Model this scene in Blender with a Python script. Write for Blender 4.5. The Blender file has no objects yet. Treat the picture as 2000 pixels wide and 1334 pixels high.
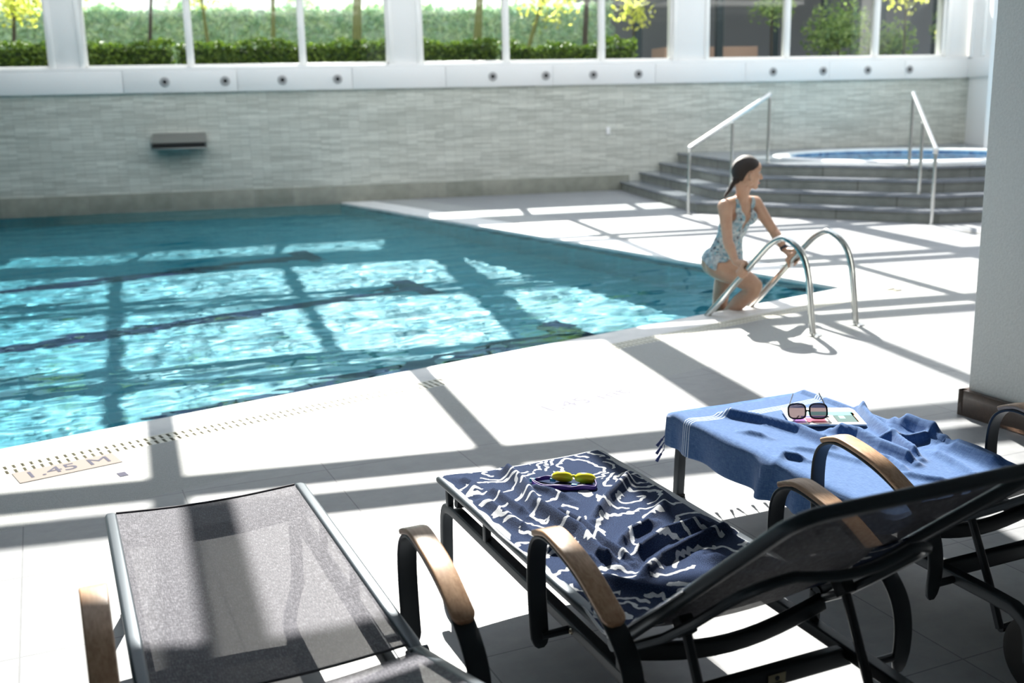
import bpy, bmesh, math, random
from mathutils import Vector, Matrix, noise
import numpy as np
random.seed(7)
sc = bpy.context.scene
COL = sc.collection
PI = math.pi
R = math.radians

# ------------------------------------------------------------------ camera, world, sun, exposure
H = 1.5
cam_d = bpy.data.cameras.new('camera')
cam = bpy.data.objects.new('camera', cam_d); COL.objects.link(cam)
_r = Vector((0.9146557, -0.40362679, -0.02214401)); _u = Vector((0.10844254, 0.19223119, 0.97533963)); _f = Vector((0.38941643, 0.89450131, -0.21959567))
cam.matrix_world = Matrix(((_r.x, _u.x, -_f.x, 0), (_r.y, _u.y, -_f.y, 0), (_r.z, _u.z, -_f.z, H), (0, 0, 0, 1)))
cam_d.sensor_width = 36; cam_d.lens = 36 * 2065.757 / 2000
cam_d.clip_start = .05; cam_d.clip_end = 300
cam_d.dof.use_dof = True; cam_d.dof.focus_distance = 3.3; cam_d.dof.aperture_fstop = 3.0
sc.camera = cam

sc.view_settings.view_transform = 'Standard'; sc.view_settings.look = 'None'
sc.view_settings.gamma = 1; sc.view_settings.use_curve_mapping = False
sc.view_settings.exposure = -0.1
sc.cycles.use_denoising = True
sc.cycles.max_bounces = 10; sc.cycles.transparent_max_bounces = 24; sc.cycles.transmission_bounces = 8
sc.cycles.caustics_reflective = False; sc.cycles.caustics_refractive = True
sc.cycles.sample_clamp_indirect = 8

w = bpy.data.worlds.new('sky'); sc.world = w; w.use_nodes = True
nt = w.node_tree; nt.nodes.clear()
wo = nt.nodes.new('ShaderNodeOutputWorld'); bg = nt.nodes.new('ShaderNodeBackground')
gr = nt.nodes.new('ShaderNodeTexCoord'); sep = nt.nodes.new('ShaderNodeSeparateXYZ'); rmp = nt.nodes.new('ShaderNodeValToRGB')
nt.links.new(gr.outputs['Generated'], sep.inputs[0]); nt.links.new(sep.outputs['Z'], rmp.inputs[0])
rmp.color_ramp.elements[0].color = (1, .985, .965, 1); rmp.color_ramp.elements[0].position = 0
rmp.color_ramp.elements[1].color = (.80, .88, 1, 1); rmp.color_ramp.elements[1].position = .8
nt.links.new(rmp.outputs[0], bg.inputs[0]); bg.inputs[1].default_value = 1.75
nt.links.new(bg.outputs[0], wo.inputs[0])

SUN_D = Vector((-.33 * math.cos(R(41)), -.944 * math.cos(R(41)), -math.sin(R(41)))).normalized()
sd = bpy.data.lights.new('sun', 'SUN'); so = bpy.data.objects.new('sun', sd); COL.objects.link(so)
so.rotation_euler = SUN_D.to_track_quat('-Z', 'Y').to_euler(); so.location = (5, 15, 12)
sd.energy = 16; sd.color = (1, .96, .88); sd.angle = R(.53); sd.cycles.is_caustics_light = True
TANE = math.tan(R(41))

# ------------------------------------------------------------------ helpers
def tag(o, label=None, cat=None, group=None, kind=None):
    if label: o['label'] = label
    if cat: o['category'] = cat
    if group: o['group'] = group
    if kind: o['kind'] = kind
    return o
def thing(name, label, cat, loc=(0, 0, 0), rz=0, group=None):
    o = bpy.data.objects.new(name, None); COL.objects.link(o)
    o.location = loc; o.rotation_euler = (0, 0, rz); o.empty_display_size = .1
    return tag(o, label, cat, group)
def link(name, me, mat, parent=None, smooth=False, world=False):
    o = bpy.data.objects.new(name, me); COL.objects.link(o)
    if mat is not None:
        for m in (mat if isinstance(mat, (list, tuple)) else [mat]): me.materials.append(m)
    if smooth:
        me.polygons.foreach_set('use_smooth', [True] * len(me.polygons)); me.update()
    if parent is not None:
        o.parent = parent
        if world:      # geometry given in world space: move it into the parent's frame
            m = Matrix.Translation(parent.location) @ parent.rotation_euler.to_matrix().to_4x4()
            me.transform(m.inverted())
    return o
class MB:
    """collects shapes, builds ONE mesh object"""
    def __init__(s): s.v = []; s.f = []; s.mi = []
    def add(s, vs, fs, mi=0):
        n = len(s.v); s.v += [tuple(v) for v in vs]; s.f += [[i + n for i in f] for f in fs]; s.mi += [mi] * len(fs)
        return s
    def box(s, c, d, M=None, mi=0):
        cx, cy, cz = c; a, b, e = d[0] / 2, d[1] / 2, d[2] / 2
        vs = [Vector((x, y, z)) for x in (-a, a) for y in (-b, b) for z in (-e, e)]
        if M is not None: vs = [M @ v for v in vs]
        vs = [v + Vector(c) for v in vs]
        return s.add(vs, [(0, 1, 3, 2), (4, 6, 7, 5), (0, 4, 5, 1), (2, 3, 7, 6), (0, 2, 6, 4), (1, 5, 7, 3)], mi)
    def prism(s, pts, z0, z1, mi=0):
        n = len(pts); a = sum(pts[i][0] * pts[(i + 1) % n][1] - pts[(i + 1) % n][0] * pts[i][1] for i in range(n))
        if a < 0: pts = pts[::-1]
        vs = [(p[0], p[1], z0) for p in pts] + [(p[0], p[1], z1) for p in pts]
        fs = [list(range(n))[::-1], list(range(n, 2 * n))] + [(i, (i + 1) % n, n + (i + 1) % n, n + i) for i in range(n)]
        return s.add(vs, fs, mi)
    def sweep(s, path, prof, side=None, cap=True, mi=0, scale=None):
        P = [Vector(p) for p in path]; n = len(P); k = len(prof); vs = []
        prev = None
        for i, p in enumerate(P):
            t = (P[min(i + 1, n - 1)] - P[max(i - 1, 0)]).normalized()
            if side is not None: a = Vector(side)
            else:
                if prev is None: prev = t.orthogonal()
                a = prev
            a = (a - t * a.dot(t)).normalized(); prev = a
            b = a.cross(t)
            sx = 1 if scale is None else scale[i]
            if isinstance(sx, (int, float)): sx = (sx, sx)
            for q in prof: vs.append(p + a * q[0] * sx[0] + b * q[1] * sx[1])
        fs = [(i * k + j, i * k + (j + 1) % k, (i + 1) * k + (j + 1) % k, (i + 1) * k + j) for i in range(n - 1) for j in range(k)]
        if cap: fs += [list(range(k))[::-1], [(n - 1) * k + j for j in range(k)]]
        return s.add(vs, fs, mi)
    def tube(s, path, r, n=12, mi=0, scale=None, side=None):
        return s.sweep(path, [(r * math.cos(2 * PI * i / n), r * math.sin(2 * PI * i / n)) for i in range(n)], side=side, mi=mi, scale=scale)
    def lathe(s, prof, c=(0, 0, 0), n=32, M=None, mi=0):
        vs = []
        for r, z in prof:
            for i in range(n):
                v = Vector((r * math.cos(2 * PI * i / n), r * math.sin(2 * PI * i / n), z))
                if M is not None: v = M @ v
                vs.append(v + Vector(c))
        k = len(prof)
        fs = [(i * n + j, i * n + (j + 1) % n, (i + 1) * n + (j + 1) % n, (i + 1) * n + j) for i in range(k - 1) for j in range(n)]
        closed = prof[0] == prof[-1]
        if prof[0][0] > 1e-5 and not closed: fs.append(list(range(n))[::-1])
        if prof[-1][0] > 1e-5 and not closed: fs.append([(k - 1) * n + j for j in range(n)])
        return s.add(vs, fs, mi)
    def mesh(s, name, bevel=0, seg=2, angle=40):
        me = bpy.data.meshes.new(name); me.from_pydata(s.v, [], s.f); me.update()
        me.polygons.foreach_set('material_index', s.mi)
        bm = bmesh.new(); bm.from_mesh(me)
        bmesh.ops.remove_doubles(bm, verts=bm.verts, dist=1e-6)
        bmesh.ops.recalc_face_normals(bm, faces=bm.faces)
        if bevel:
            es = [e for e in bm.edges if len(e.link_faces) == 2 and e.calc_face_angle(0) > R(angle)]
            bmesh.ops.bevel(bm, geom=es, offset=bevel, segments=seg, affect='EDGES', profile=.5, clamp_overlap=True)
        bm.to_mesh(me); bm.free(); return me
    def build(s, name, mat, parent=None, smooth=False, world=False, bevel=0, seg=2):
        me = s.mesh(name, bevel, seg)
        o = link(name, me, mat, parent, smooth or bevel > 0, world)
        if smooth or bevel > 0:
            try: me.set_sharp_from_angle(angle=R(35))
            except Exception: pass
        return o
def rrect(w, h, r, n=4):
    pts = []
    for cx, cy, a0 in ((w / 2 - r, h / 2 - r, 0), (-w / 2 + r, h / 2 - r, 90), (-w / 2 + r, -h / 2 + r, 180), (w / 2 - r, -h / 2 + r, 270)):
        for i in range(n + 1):
            a = R(a0 + 90 * i / n); pts.append((cx + r * math.cos(a), cy + r * math.sin(a)))
    return pts
def crom(pts, n=8):
    P = [Vector(p) for p in pts]; out = []
    for i in range(len(P) - 1):
        p0 = P[max(i - 1, 0)]; p1 = P[i]; p2 = P[i + 1]; p3 = P[min(i + 2, len(P) - 1)]
        for j in range(n):
            t = j / n
            out.append(.5 * ((2 * p1) + (p2 - p0) * t + (2 * p0 - 5 * p1 + 4 * p2 - p3) * t * t + (-p0 + 3 * p1 - 3 * p2 + p3) * t ** 3))
    out.append(P[-1]); return out
def copy_tree(o, parent=None):
    c = o.copy(); COL.objects.link(c); c.parent = parent
    for ch in list(o.children): copy_tree(ch, c)
    return c

# ------------------------------------------------------------------ materials
def mat(name, color=(.8, .8, .8), rough=.5, metal=0, spec=.5, **kw):
    m = bpy.data.materials.new(name); m.use_nodes = True
    b = m.node_tree.nodes['Principled BSDF']
    b.inputs['Base Color'].default_value = (*color, 1); b.inputs['Roughness'].default_value = rough
    b.inputs['Metallic'].default_value = metal; b.inputs['Specular IOR Level'].default_value = spec
    for k, v in kw.items(): b.inputs[k].default_value = v
    return m
class NT:
    def __init__(s, m): s.m = m; s.t = m.node_tree; s.b = s.t.nodes.get('Principled BSDF'); s.out = s.t.nodes.get('Material Output')
    def n(s, kind, **kw):
        x = s.t.nodes.new('ShaderNode' + kind)
        for k, v in kw.items():
            if k.startswith('i_'): x.inputs[k[2:].replace('_', ' ')].default_value = v
            else: setattr(x, k, v)
        return x
    def l(s, a, b): s.t.links.new(a, b)
    def coord(s, which='Object'): return s.n('TexCoord').outputs[which]
    def mapping(s, vec, scale=(1, 1, 1), loc=(0, 0, 0), rot=(0, 0, 0)):
        x = s.n('Mapping'); x.inputs['Scale'].default_value = scale; x.inputs['Location'].default_value = loc; x.inputs['Rotation'].default_value = rot
        s.l(vec, x.inputs['Vector']); return x.outputs[0]
    def noise(s, vec, scale=5, detail=3, rough=.5, dist=0):
        x = s.n('TexNoise'); x.inputs['Scale'].default_value = scale; x.inputs['Detail'].default_value = detail; x.inputs['Roughness'].default_value = rough; x.inputs['Distortion'].default_value = dist
        s.l(vec, x.inputs['Vector']); return x.outputs['Fac']
    def ramp(s, fac, stops, interp='LINEAR'):
        x = s.n('ValToRGB'); cr = x.color_ramp; cr.interpolation = interp
        while len(cr.elements) < len(stops): cr.elements.new(.5)
        for e, (p, c) in zip(cr.elements, stops):
            e.position = p; e.color = (*c, 1) if len(c) == 3 else c
        s.l(fac, x.inputs[0]); return x.outputs[0]
    def math(s, op, a, b=None, c=None, clamp=False):
        x = s.n('Math', operation=op, use_clamp=clamp)
        for i, v in enumerate((a, b, c)):
            if v is None: continue
            if isinstance(v, (int, float)): x.inputs[i].default_value = v
            else: s.l(v, x.inputs[i])
        return x.outputs[0]
    def mix(s, fac, a, b, blend='MIX'):
        x = s.n('Mix', data_type='RGBA', blend_type=blend)
        for i, v in ((0, fac), (6, a), (7, b)):
            if isinstance(v, (int, float)): x.inputs[i].default_value = v
            elif isinstance(v, tuple): x.inputs[i].default_value = (*v, 1)
            else: s.l(v, x.inputs[i])
        return x.outputs[2]
    def bump(s, h, strength=.3, dist=.01):
        x = s.n('Bump'); x.inputs['Strength'].default_value = strength; x.inputs['Distance'].default_value = dist
        s.l(h, x.inputs['Height']); s.l(x.outputs[0], s.b.inputs['Normal']); return x.outputs[0]
    def col(s, c): s.l(c, s.b.inputs['Base Color'])

M = {}
M['white'] = mat('white_paint', (.90, .90, .89), .45)
M['frame_white'] = mat('window_frame_white', (.90, .90, .88), .35)
M['steel'] = mat('polished_steel', (.78, .78, .75), .16, 1)
M['steel_dull'] = mat('brushed_steel', (.42, .42, .40), .35, 1)
M['dark_metal'] = mat('graphite_metal', (.03, .037, .044), .45, .5)
M['rail_metal'] = mat('graphite_rail', (.05, .065, .08), .4, .5)
M['rubber'] = mat('black_rubber', (.015, .016, .018), .6)
M['black'] = mat('black_void', (.01, .01, .01), .8)
M['bolt'] = mat('bolt_steel', (.5, .45, .35), .3, 1)

def tile_mat():
    m = mat('porcelain_floor_tile', (.6, .6, .6), .42); n = NT(m); c = n.coord()
    v = n.mapping(c, loc=(.206, -3.65 + 5.8, 0))
    br = n.n('TexBrick', offset=0, squash=1)
    for k, x in (('Scale', 1), ('Mortar Size', .0028), ('Mortar Smooth', .1), ('Bias', 0), ('Brick Width', .588), ('Row Height', .58)): br.inputs[k].default_value = x
    br.inputs['Color1'].default_value = (.275, .288, .305, 1); br.inputs['Color2'].default_value = (.315, .328, .342, 1); br.inputs['Mortar'].default_value = (.16, .17, .18, 1)
    n.l(v, br.inputs['Vector'])
    ns = n.noise(c, 14, 8, .65); ns2 = n.noise(n.mapping(c, scale=(1, 5, 1)), 2.5, 4)
    mul = n.ramp(ns, [(.3, (.86, .86, .87)), (.7, (1.05, 1.05, 1.04))])
    mul2 = n.ramp(ns2, [(.3, (.94, .94, .95)), (.7, (1.04, 1.03, 1.03))])
    n.col(n.mix(1, n.mix(1, br.outputs[0], mul, 'MULTIPLY'), mul2, 'MULTIPLY'))
    inv = n.math('SUBTRACT', 1, br.outputs['Fac']); n.bump(n.math('ADD', inv, n.math('MULTIPLY', ns, .15)), .35, .003)
    return m
M['tile'] = tile_mat()
def granite_mat():
    m = mat('pale_granite', (.7, .7, .7), .55); n = NT(m); c = n.coord()
    a = n.noise(c, 260, 3, .7); b = n.noise(c, 60, 4, .6)
    col = n.ramp(a, [(.32, (.20, .21, .215)), (.45, (.33, .345, .35)), (.62, (.43, .44, .445))])
    col = n.mix(1, col, n.ramp(b, [(.3, (.88, .88, .86)), (.65, (1.02, 1.02, 1))]), 'MULTIPLY')
    # joints across the band every 1.17 m
    v = n.mapping(c, rot=(0, 0, -math.atan2(.2229, .9748)), loc=(.15, 0, 0))
    s = n.n('SeparateXYZ'); n.l(v, s.inputs[0])
    w_ = n.math('ABSOLUTE', n.math('SUBTRACT', n.math('FRACT', n.math('DIVIDE', s.outputs[0], .7)), .5))
    j = n.math('LESS_THAN', w_, .003)
    n.col(n.mix(n.math('MULTIPLY', j, .6), col, (.3, .3, .28))); n.bump(a, .15, .002)
    return m
M['granite'] = granite_mat()
def coping_mat():
    m = mat('white_coping', (.83, .83, .82), .4); n = NT(m); a = n.noise(n.coord(), 9, 5)
    n.col(n.ramp(a, [(.3, (.74, .75, .75)), (.6, (.86, .86, .85))])); return m
M['coping'] = coping_mat()
M['grate'] = mat('cream_plastic_grate', (.76, .75, .66), .45)
def cladding_mat():
    m = mat('split_stone_cladding', (.3, .32, .3), .8); n = NT(m); c = n.coord()
    v = n.mapping(c, rot=(-PI / 2, 0, 0))          # z becomes the second texture axis
    def brick(w_, h_, c1, c2, off):
        br = n.n('TexBrick', offset=.43, offset_frequency=2, squash=1)
        for k, x in (('Scale', 1), ('Mortar Size', .0022), ('Mortar Smooth', .3), ('Bias', 0), ('Brick Width', w_), ('Row Height', h_)): br.inputs[k].default_value = x
        br.inputs['Color1'].default_value = (*c1, 1); br.inputs['Color2'].default_value = (*c2, 1); br.inputs['Mortar'].default_value = (.16, .17, .15, 1)
        n.l(n.mapping(v, loc=off), br.inputs['Vector']); return br
    b1 = brick(.31, .024, (.56, .57, .52), (.80, .81, .755), (0, 0, 0)); b2 = brick(.74, .096, (.91, .92, .90), (1.07, 1.07, 1.05), (.3, 0, 0))
    b2.inputs['Mortar'].default_value = (.95, .95, .95, 1)
    ns = n.noise(n.mapping(c, scale=(1, 1, 7)), 3, 6, .65)
    col = n.mix(1, b1.outputs[0], b2.outputs[0], 'MULTIPLY')
    col = n.mix(1, col, n.ramp(ns, [(.3, (.92, .93, .92)), (.7, (1.06, 1.06, 1.05))]), 'MULTIPLY')
    n.col(col); n.bump(n.math('ADD', b1.outputs['Fac'], n.math('MULTIPLY', ns, -2)), .5, .006)
    return m
M['cladding'] = cladding_mat()
def slab_mat(name, c1, c2, wd, ht, joint=(.3, .3, .27)):
    m = mat(name, c1, .55); n = NT(m); c = n.coord(); v = n.mapping(c, rot=(-PI / 2, 0, 0))
    br = n.n('TexBrick', offset=0, squash=1)
    for k, x in (('Scale', 1), ('Mortar Size', .006), ('Mortar Smooth', .2), ('Bias', 0), ('Brick Width', wd), ('Row Height', ht)): br.inputs[k].default_value = x
    br.inputs['Color1'].default_value = (*c1, 1); br.inputs['Color2'].default_value = (*c2, 1); br.inputs['Mortar'].default_value = (*joint, 1)
    n.l(v, br.inputs['Vector'])
    n.col(n.mix(1, br.outputs[0], n.ramp(n.noise(c, 6, 5), [(.3, (.8, .82, .8)), (.7, (1.1, 1.1, 1.08))]), 'MULTIPLY')); return m
M['skirt'] = slab_mat('stone_skirting', (.26, .27, .23), (.36, .36, .31), .62, 5)
M['riser'] = slab_mat('grey_green_riser', (.24, .255, .235), (.29, .30, .275), .62, 5, (.15, .15, .14))
def tread_mat():
    m = mat('dark_tread_tile', (.2, .22, .25), .22); n = NT(m)
    n.col(n.ramp(n.noise(n.coord(), 8, 6), [(.3, (.17, .19, .22)), (.7, (.25, .27, .30))])); return m
M['tread'] = tread_mat()
def pillar_mat():
    m = mat('textured_plaster', (.72, .74, .74), .7); n = NT(m); c = n.coord(); a = n.noise(c, 90, 4, .6)
    n.col(n.ramp(a, [(.3, (.72, .75, .74)), (.7, (.80, .83, .82))])); n.bump(a, .5, .006); return m
M['plaster'] = pillar_mat()
def wood_mat(name, c1, c2, sc_=(3, 60, 60), rough=.38):
    m = mat(name, c1, rough); n = NT(m); c = n.coord(); v = n.mapping(c, scale=sc_)
    a = n.noise(v, 2.2, 6, .65, .4); b = n.noise(c, 9, 2)
    col = n.ramp(a, [(.28, c1), (.5, tuple((x + y) / 2 for x, y in zip(c1, c2))), (.72, c2)])
    n.col(n.mix(1, col, n.ramp(b, [(.3, (.86, .84, .82)), (.7, (1.05, 1.05, 1.05))]), 'MULTIPLY')); n.bump(a, .12, .001); return m
M['teak'] = wood_mat('weathered_teak', (.42, .23, .13), (.72, .48, .30), (60, 3, 60))
M['dark_wood'] = wood_mat('dark_skirting_wood', (.035, .022, .016), (.09, .055, .038), (3, 60, 60), .3)
def sling_mat():
    m = mat('grey_sling_mesh', (.22, .22, .25), .6); n = NT(m); c = n.coord()
    # woven vertical threads
    s = n.n('SeparateXYZ'); n.l(c, s.inputs[0])
    wx_ = n.math('SINE', n.math('MULTIPLY', s.outputs[0], 2 * PI / .0036)); wy_ = n.math('SINE', n.math('MULTIPLY', s.outputs[1], 2 * PI / .0030))
    wv = n.math('MULTIPLY', wx_, wy_)
    ns = n.noise(n.mapping(c, scale=(420, 60, 60)), 1, 4, .7); ns2 = n.noise(n.mapping(c, scale=(60, 300, 60)), 1, 3, .7)
    sp = n.math('ADD', n.math('MULTIPLY', ns, .6), n.math('MULTIPLY', ns2, .4))
    col = n.ramp(sp, [(.36, (.022, .022, .032)), (.5, (.078, .078, .10)), (.66, (.25, .25, .29))])
    n.col(col); n.bump(n.math('ADD', wv, n.math('MULTIPLY', sp, 2)), .4, .0012)
    n.b.inputs['Specular IOR Level'].default_value = .22
    # open weave lets some light through
    tr = n.n('BsdfTransparent'); mx = n.n('MixShader')
    hole = n.math('MULTIPLY', n.math('GREATER_THAN', n.math('MULTIPLY', wv, -1), .45), .22)
    n.l(n.math('ADD', hole, .02), mx.inputs[0]); n.l(n.b.outputs[0], mx.inputs[1]); n.l(tr.outputs[0], mx.inputs[2]); n.l(mx.outputs[0], n.out.inputs[0])
    return m
M['sling'] = sling_mat()
def glass_mat():
    m = bpy.data.materials.new('window_glass'); m.use_nodes = True; n = NT(m); n.t.nodes.remove(n.b)
    fr = n.n('Fresnel'); fr.inputs[0].default_value = 1.45
    tr = n.n('BsdfTransparent'); tr.inputs[0].default_value = (.93, .96, .96, 1)
    gl = n.n('BsdfGlossy'); gl.inputs['Roughness'].default_value = .03; mx = n.n('MixShader')
    n.l(fr.outputs[0], mx.inputs[0]); n.l(tr.outputs[0], mx.inputs[1]); n.l(gl.outputs[0], mx.inputs[2]); n.l(mx.outputs[0], n.out.inputs[0]); return m
M['glass'] = glass_mat()
def basin_mat():
    m = mat('turquoise_pool_mosaic', (.1, .6, .75), .35); n = NT(m); c = n.coord()
    br = n.n('TexBrick', offset=0, squash=1)
    for k, x in (('Scale', 1), ('Mortar Size', .004), ('Mortar Smooth', .2), ('Bias', 0), ('Brick Width', .11), ('Row Height', .11)): br.inputs[k].default_value = x
    br.inputs['Color1'].default_value = (.002, .22, .32, 1); br.inputs['Color2'].default_value = (.004, .27, .38, 1); br.inputs['Mortar'].default_value = (.02, .33, .42, 1)
    n.l(c, br.inputs['Vector']); n.col(br.outputs[0]); return m
M['basin'] = basin_mat()
M['lane'] = mat('navy_lane_tile', (.006, .010, .045), .7, spec=.05)
def water_mat():
    m = bpy.data.materials.new('pool_water'); m.use_nodes = True; n = NT(m); n.t.nodes.remove(n.b)
    rf = n.n('BsdfRefraction'); rf.inputs['IOR'].default_value = 1.333; rf.inputs['Roughness'].default_value = 0; rf.inputs[0].default_value = (.93, 1, 1, 1)
    gl = n.n('BsdfGlossy'); gl.inputs['Roughness'].default_value = .0; gl.inputs[0].default_value = (.45, .85, .95, 1)
    fr = n.n('Fresnel'); fr.inputs[0].default_value = 1.20
    mx = n.n('MixShader'); n.l(fr.outputs[0], mx.inputs[0]); n.l(rf.outputs[0], mx.inputs[1]); n.l(gl.outputs[0], mx.inputs[2]); n.l(mx.outputs[0], n.out.inputs[0]); return m
M['water'] = water_mat()
# ------------------------------------------------------------------ pool frame
K = Vector((5.789, 6.619, 0)); EN = Vector((.9748, .2229, 0)); NO = Vector((.2229, -.9748, 0))     # corner, along near edge, out of the pool
ER = Vector((-.1347, .9909, 0)); RO = Vector((.9909, .1347, 0))
def PK(a, b): # near-side offset a, right-side offset b : intersection of the two offset edges
    # point p with (p-K).NO = a and (p-K).RO = b
    det = NO.x * RO.y - NO.y * RO.x
    return Vector((K.x + (a * RO.y - b * NO.y) / det, K.y + (NO.x * b - RO.x * a) / det, 0))
def near(a, t): return PK(a, 0) - EN * t
WA = 17.7193
def wallY(x): return WA - .1826 * x
def on_wall(p, d): # intersection of ray p + t d with the wall line
    t = (WA - .1826 * p.x - p.y) / (d.y + .1826 * d.x); return p + d * t
LX = -7.6
def leftpt(a):
    p = PK(a, 0); t = (p.x - LX) / EN.x; return p - EN * t
# floor
def poly(pts): return [(p.x, p.y) for p in pts]
G = PK(1.09, 1.12); HW = on_wall(G, ER)
fl = MB(); fl.prism(poly([Vector((LX, -3, 0)), Vector((20, -3, 0)), Vector((20, G.y, 0)), G, leftpt(1.09)]), -.12, 0)
fl.prism(poly([G, Vector((20, G.y, 0)), Vector((20, wallY(20), 0)), HW]), -.12, 0)
tag(fl.build('floor', M['tile']), 'pale grey porcelain tiled pool deck', 'floor', kind='structure')
g1 = MB(); g1.prism(poly([leftpt(1.09), G, PK(.417, .49), leftpt(.417)]), -.12, -.0)
g1.prism(poly([G, HW, on_wall(PK(.417, .49), ER), PK(.417, .49)]), -.12, 0)
tag(g1.build('pool_surround', M['granite']), 'speckled pale granite band running around the pool coping', 'paving', kind='structure')
cp = MB(); q1 = PK(0, 0); q2 = PK(.275, .49)
cp.prism(poly([leftpt(.275), PK(.275, .49), PK(0, 0), leftpt(0)]), -.10, -.004)
cp.prism(poly([PK(.275, .30), PK(.275, .49), PK(.417, .49), PK(.417, .30)]), -.10, -.004)
cp.prism(poly([PK(0, 0), PK(.275, .49), on_wall(PK(0, .49), ER), on_wall(PK(0, 0), ER)]), -.10, -.004)
tag(cp.build('pool_coping', M['coping'], bevel=.008), 'smooth white coping around the edge of the swimming pool', 'pool edge', kind='structure')
# grate: channel + slats
gt = thing('overflow_grate', 'cream slatted overflow grate along the near edge of the pool', 'grate', near(.35, 5))
ch = MB(); ch.prism(poly([leftpt(.275), PK(.275, .30), PK(.417, .30), leftpt(.417)]), -.1, -.045); ch.build('channel', M['black'], gt, world=True)
rl = MB()
for a in (.279, .346, .413):
    p0 = leftpt(a); p1 = PK(a, .3); c = (p0 + p1) / 2; rot = Matrix.Rotation(math.atan2(EN.y, EN.x), 3, 'Z')
    rl.box((c.x, c.y, -.010), ((p1 - p0).length, .012, .016), rot)
rl.build('edge_strip', M['grate'], gt, world=True)
sl = MB(); t = .15
rot = Matrix.Rotation(math.atan2(EN.y, EN.x), 3, 'Z')
while t < 12.5:
    for a in (.312, .380):
        p = PK(a, .3) - EN * t; sl.box((p.x, p.y, -.009), (.0215, .058, .012), rot)
    t += .036
o = sl.build('slat', M['grate'], gt, world=True); tag(o, kind='stuff')
# basin
D = -1.45
WL = on_wall(PK(0, 0), ER)
inner = [leftpt(0), K.copy(), WL, on_wall(Vector((LX, 10, 0)), Vector((0, 1, 0)))]
bs = MB()
bs.prism(poly([leftpt(1.1), G + Vector((.2, 0, 0)), HW, inner[3] + Vector((0, .3, 0))]), D - .1, D)
def pwall(a, b, out):
    bs.prism(poly([a, b, b + out, a + out]), D, -.10)
pwall(inner[0], inner[1], NO * .25); pwall(inner[1], inner[2], RO * .25); pwall(inner[2], inner[3], Vector((.18, .98, 0)) * .25)
basin = bs.build('pool_basin', M['basin']); tag(basin, 'turquoise tiled swimming pool basin', 'pool', kind='structure')
lm = MB()
def lane(a, b, wd=.30, T=.85):
    a = Vector((*a, 0)); b = Vector((*b, 0)); d = (b - a).normalized(); s = Vector((-d.y, d.x, 0))
    a = a - d * 6
    l_ = MB(); l_.prism(poly([a - s * wd / 2, b - s * wd / 2, b + s * wd / 2, a + s * wd / 2]), D, D + .004)
    e = b + d * .0; l_.prism(poly([e - ER * T / 2, e - ER * T / 2 + d * .26, e + ER * T / 2 + d * .26, e + ER * T / 2]), D, D + .004)
    l_.build('lane_line', M['lane'], basin)
lane((-.52, 11.85), (2.70, 12.58)); lane((-.457, 9.2), (3.2, 10.03)); lane((.323, 6.8), (3.75, 7.58))
# navy waterline mosaic below the coping
wl = MB()
for a, b, o_ in ((inner[0], inner[1], -NO), (inner[1], inner[2], -RO)):
    wl.prism(poly([a, b, b + o_ * .006, a + o_ * .006]), -.35, -.10)
wl.build('waterline_mosaic', M['lane'], basin)
# water : displaced ripple mesh
def ripple(x, y, z0=-.03, amp=1.0):
    h = 0
    for fx, fy, a, s in ((1.4, 3.4, .0036, 1.0), (3.6, 8.0, .0018, 5.3), (8, 16, .0008, 9.1)):
        h += a * noise.noise(Vector((x * fx, y * fy, s)))*2
    return z0 + h * amp
def water_grid(name, inside, x0, x1, y0, y1, st, z0, mt, amp=1.0, parent=None):
    nx = int((x1 - x0) / st) + 1; ny = int((y1 - y0) / st) + 1
    vs = []; idx = {}
    fs = []
    for j in range(ny):
        for i in range(nx):
            idx[(i, j)] = len(vs); x = x0 + i * st; y = y0 + j * st; vs.append((x, y, ripple(x, y, z0, amp)))
    for j in range(ny - 1):
        for i in range(nx - 1):
            cx_ = x0 + (i + .5) * st; cy_ = y0 + (j + .5) * st
            if inside(cx_, cy_): fs.append((idx[(i, j)], idx[(i + 1, j)], idx[(i + 1, j + 1)], idx[(i, j + 1)]))
    me = bpy.data.meshes.new(name); me.from_pydata(vs, [], fs)
    bm = bmesh.new(); bm.from_mesh(me); bmesh.ops.delete(bm, geom=[v for v in bm.verts if not v.link_faces], context='VERTS'); bm.to_mesh(me); bm.free()
    return link(name, me, mt, parent, True)
def in_pool(x, y):
    p = Vector((x, y, 0)) - K
    return p.dot(NO) < .06 and p.dot(RO) < .06 and y < wallY(x) + .06 and x > LX + .02
water = water_grid('pool_water', in_pool, -4.5, 6.0, 4.2, 18.6, .03, -.03, M['water'])
for o_ in (basin, *basin.children): o_.cycles.is_caustics_receiver = True
water.cycles.is_caustics_caster = True
tag(water, 'rippling turquoise water filling the large swimming pool', 'water', kind='stuff')
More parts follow.
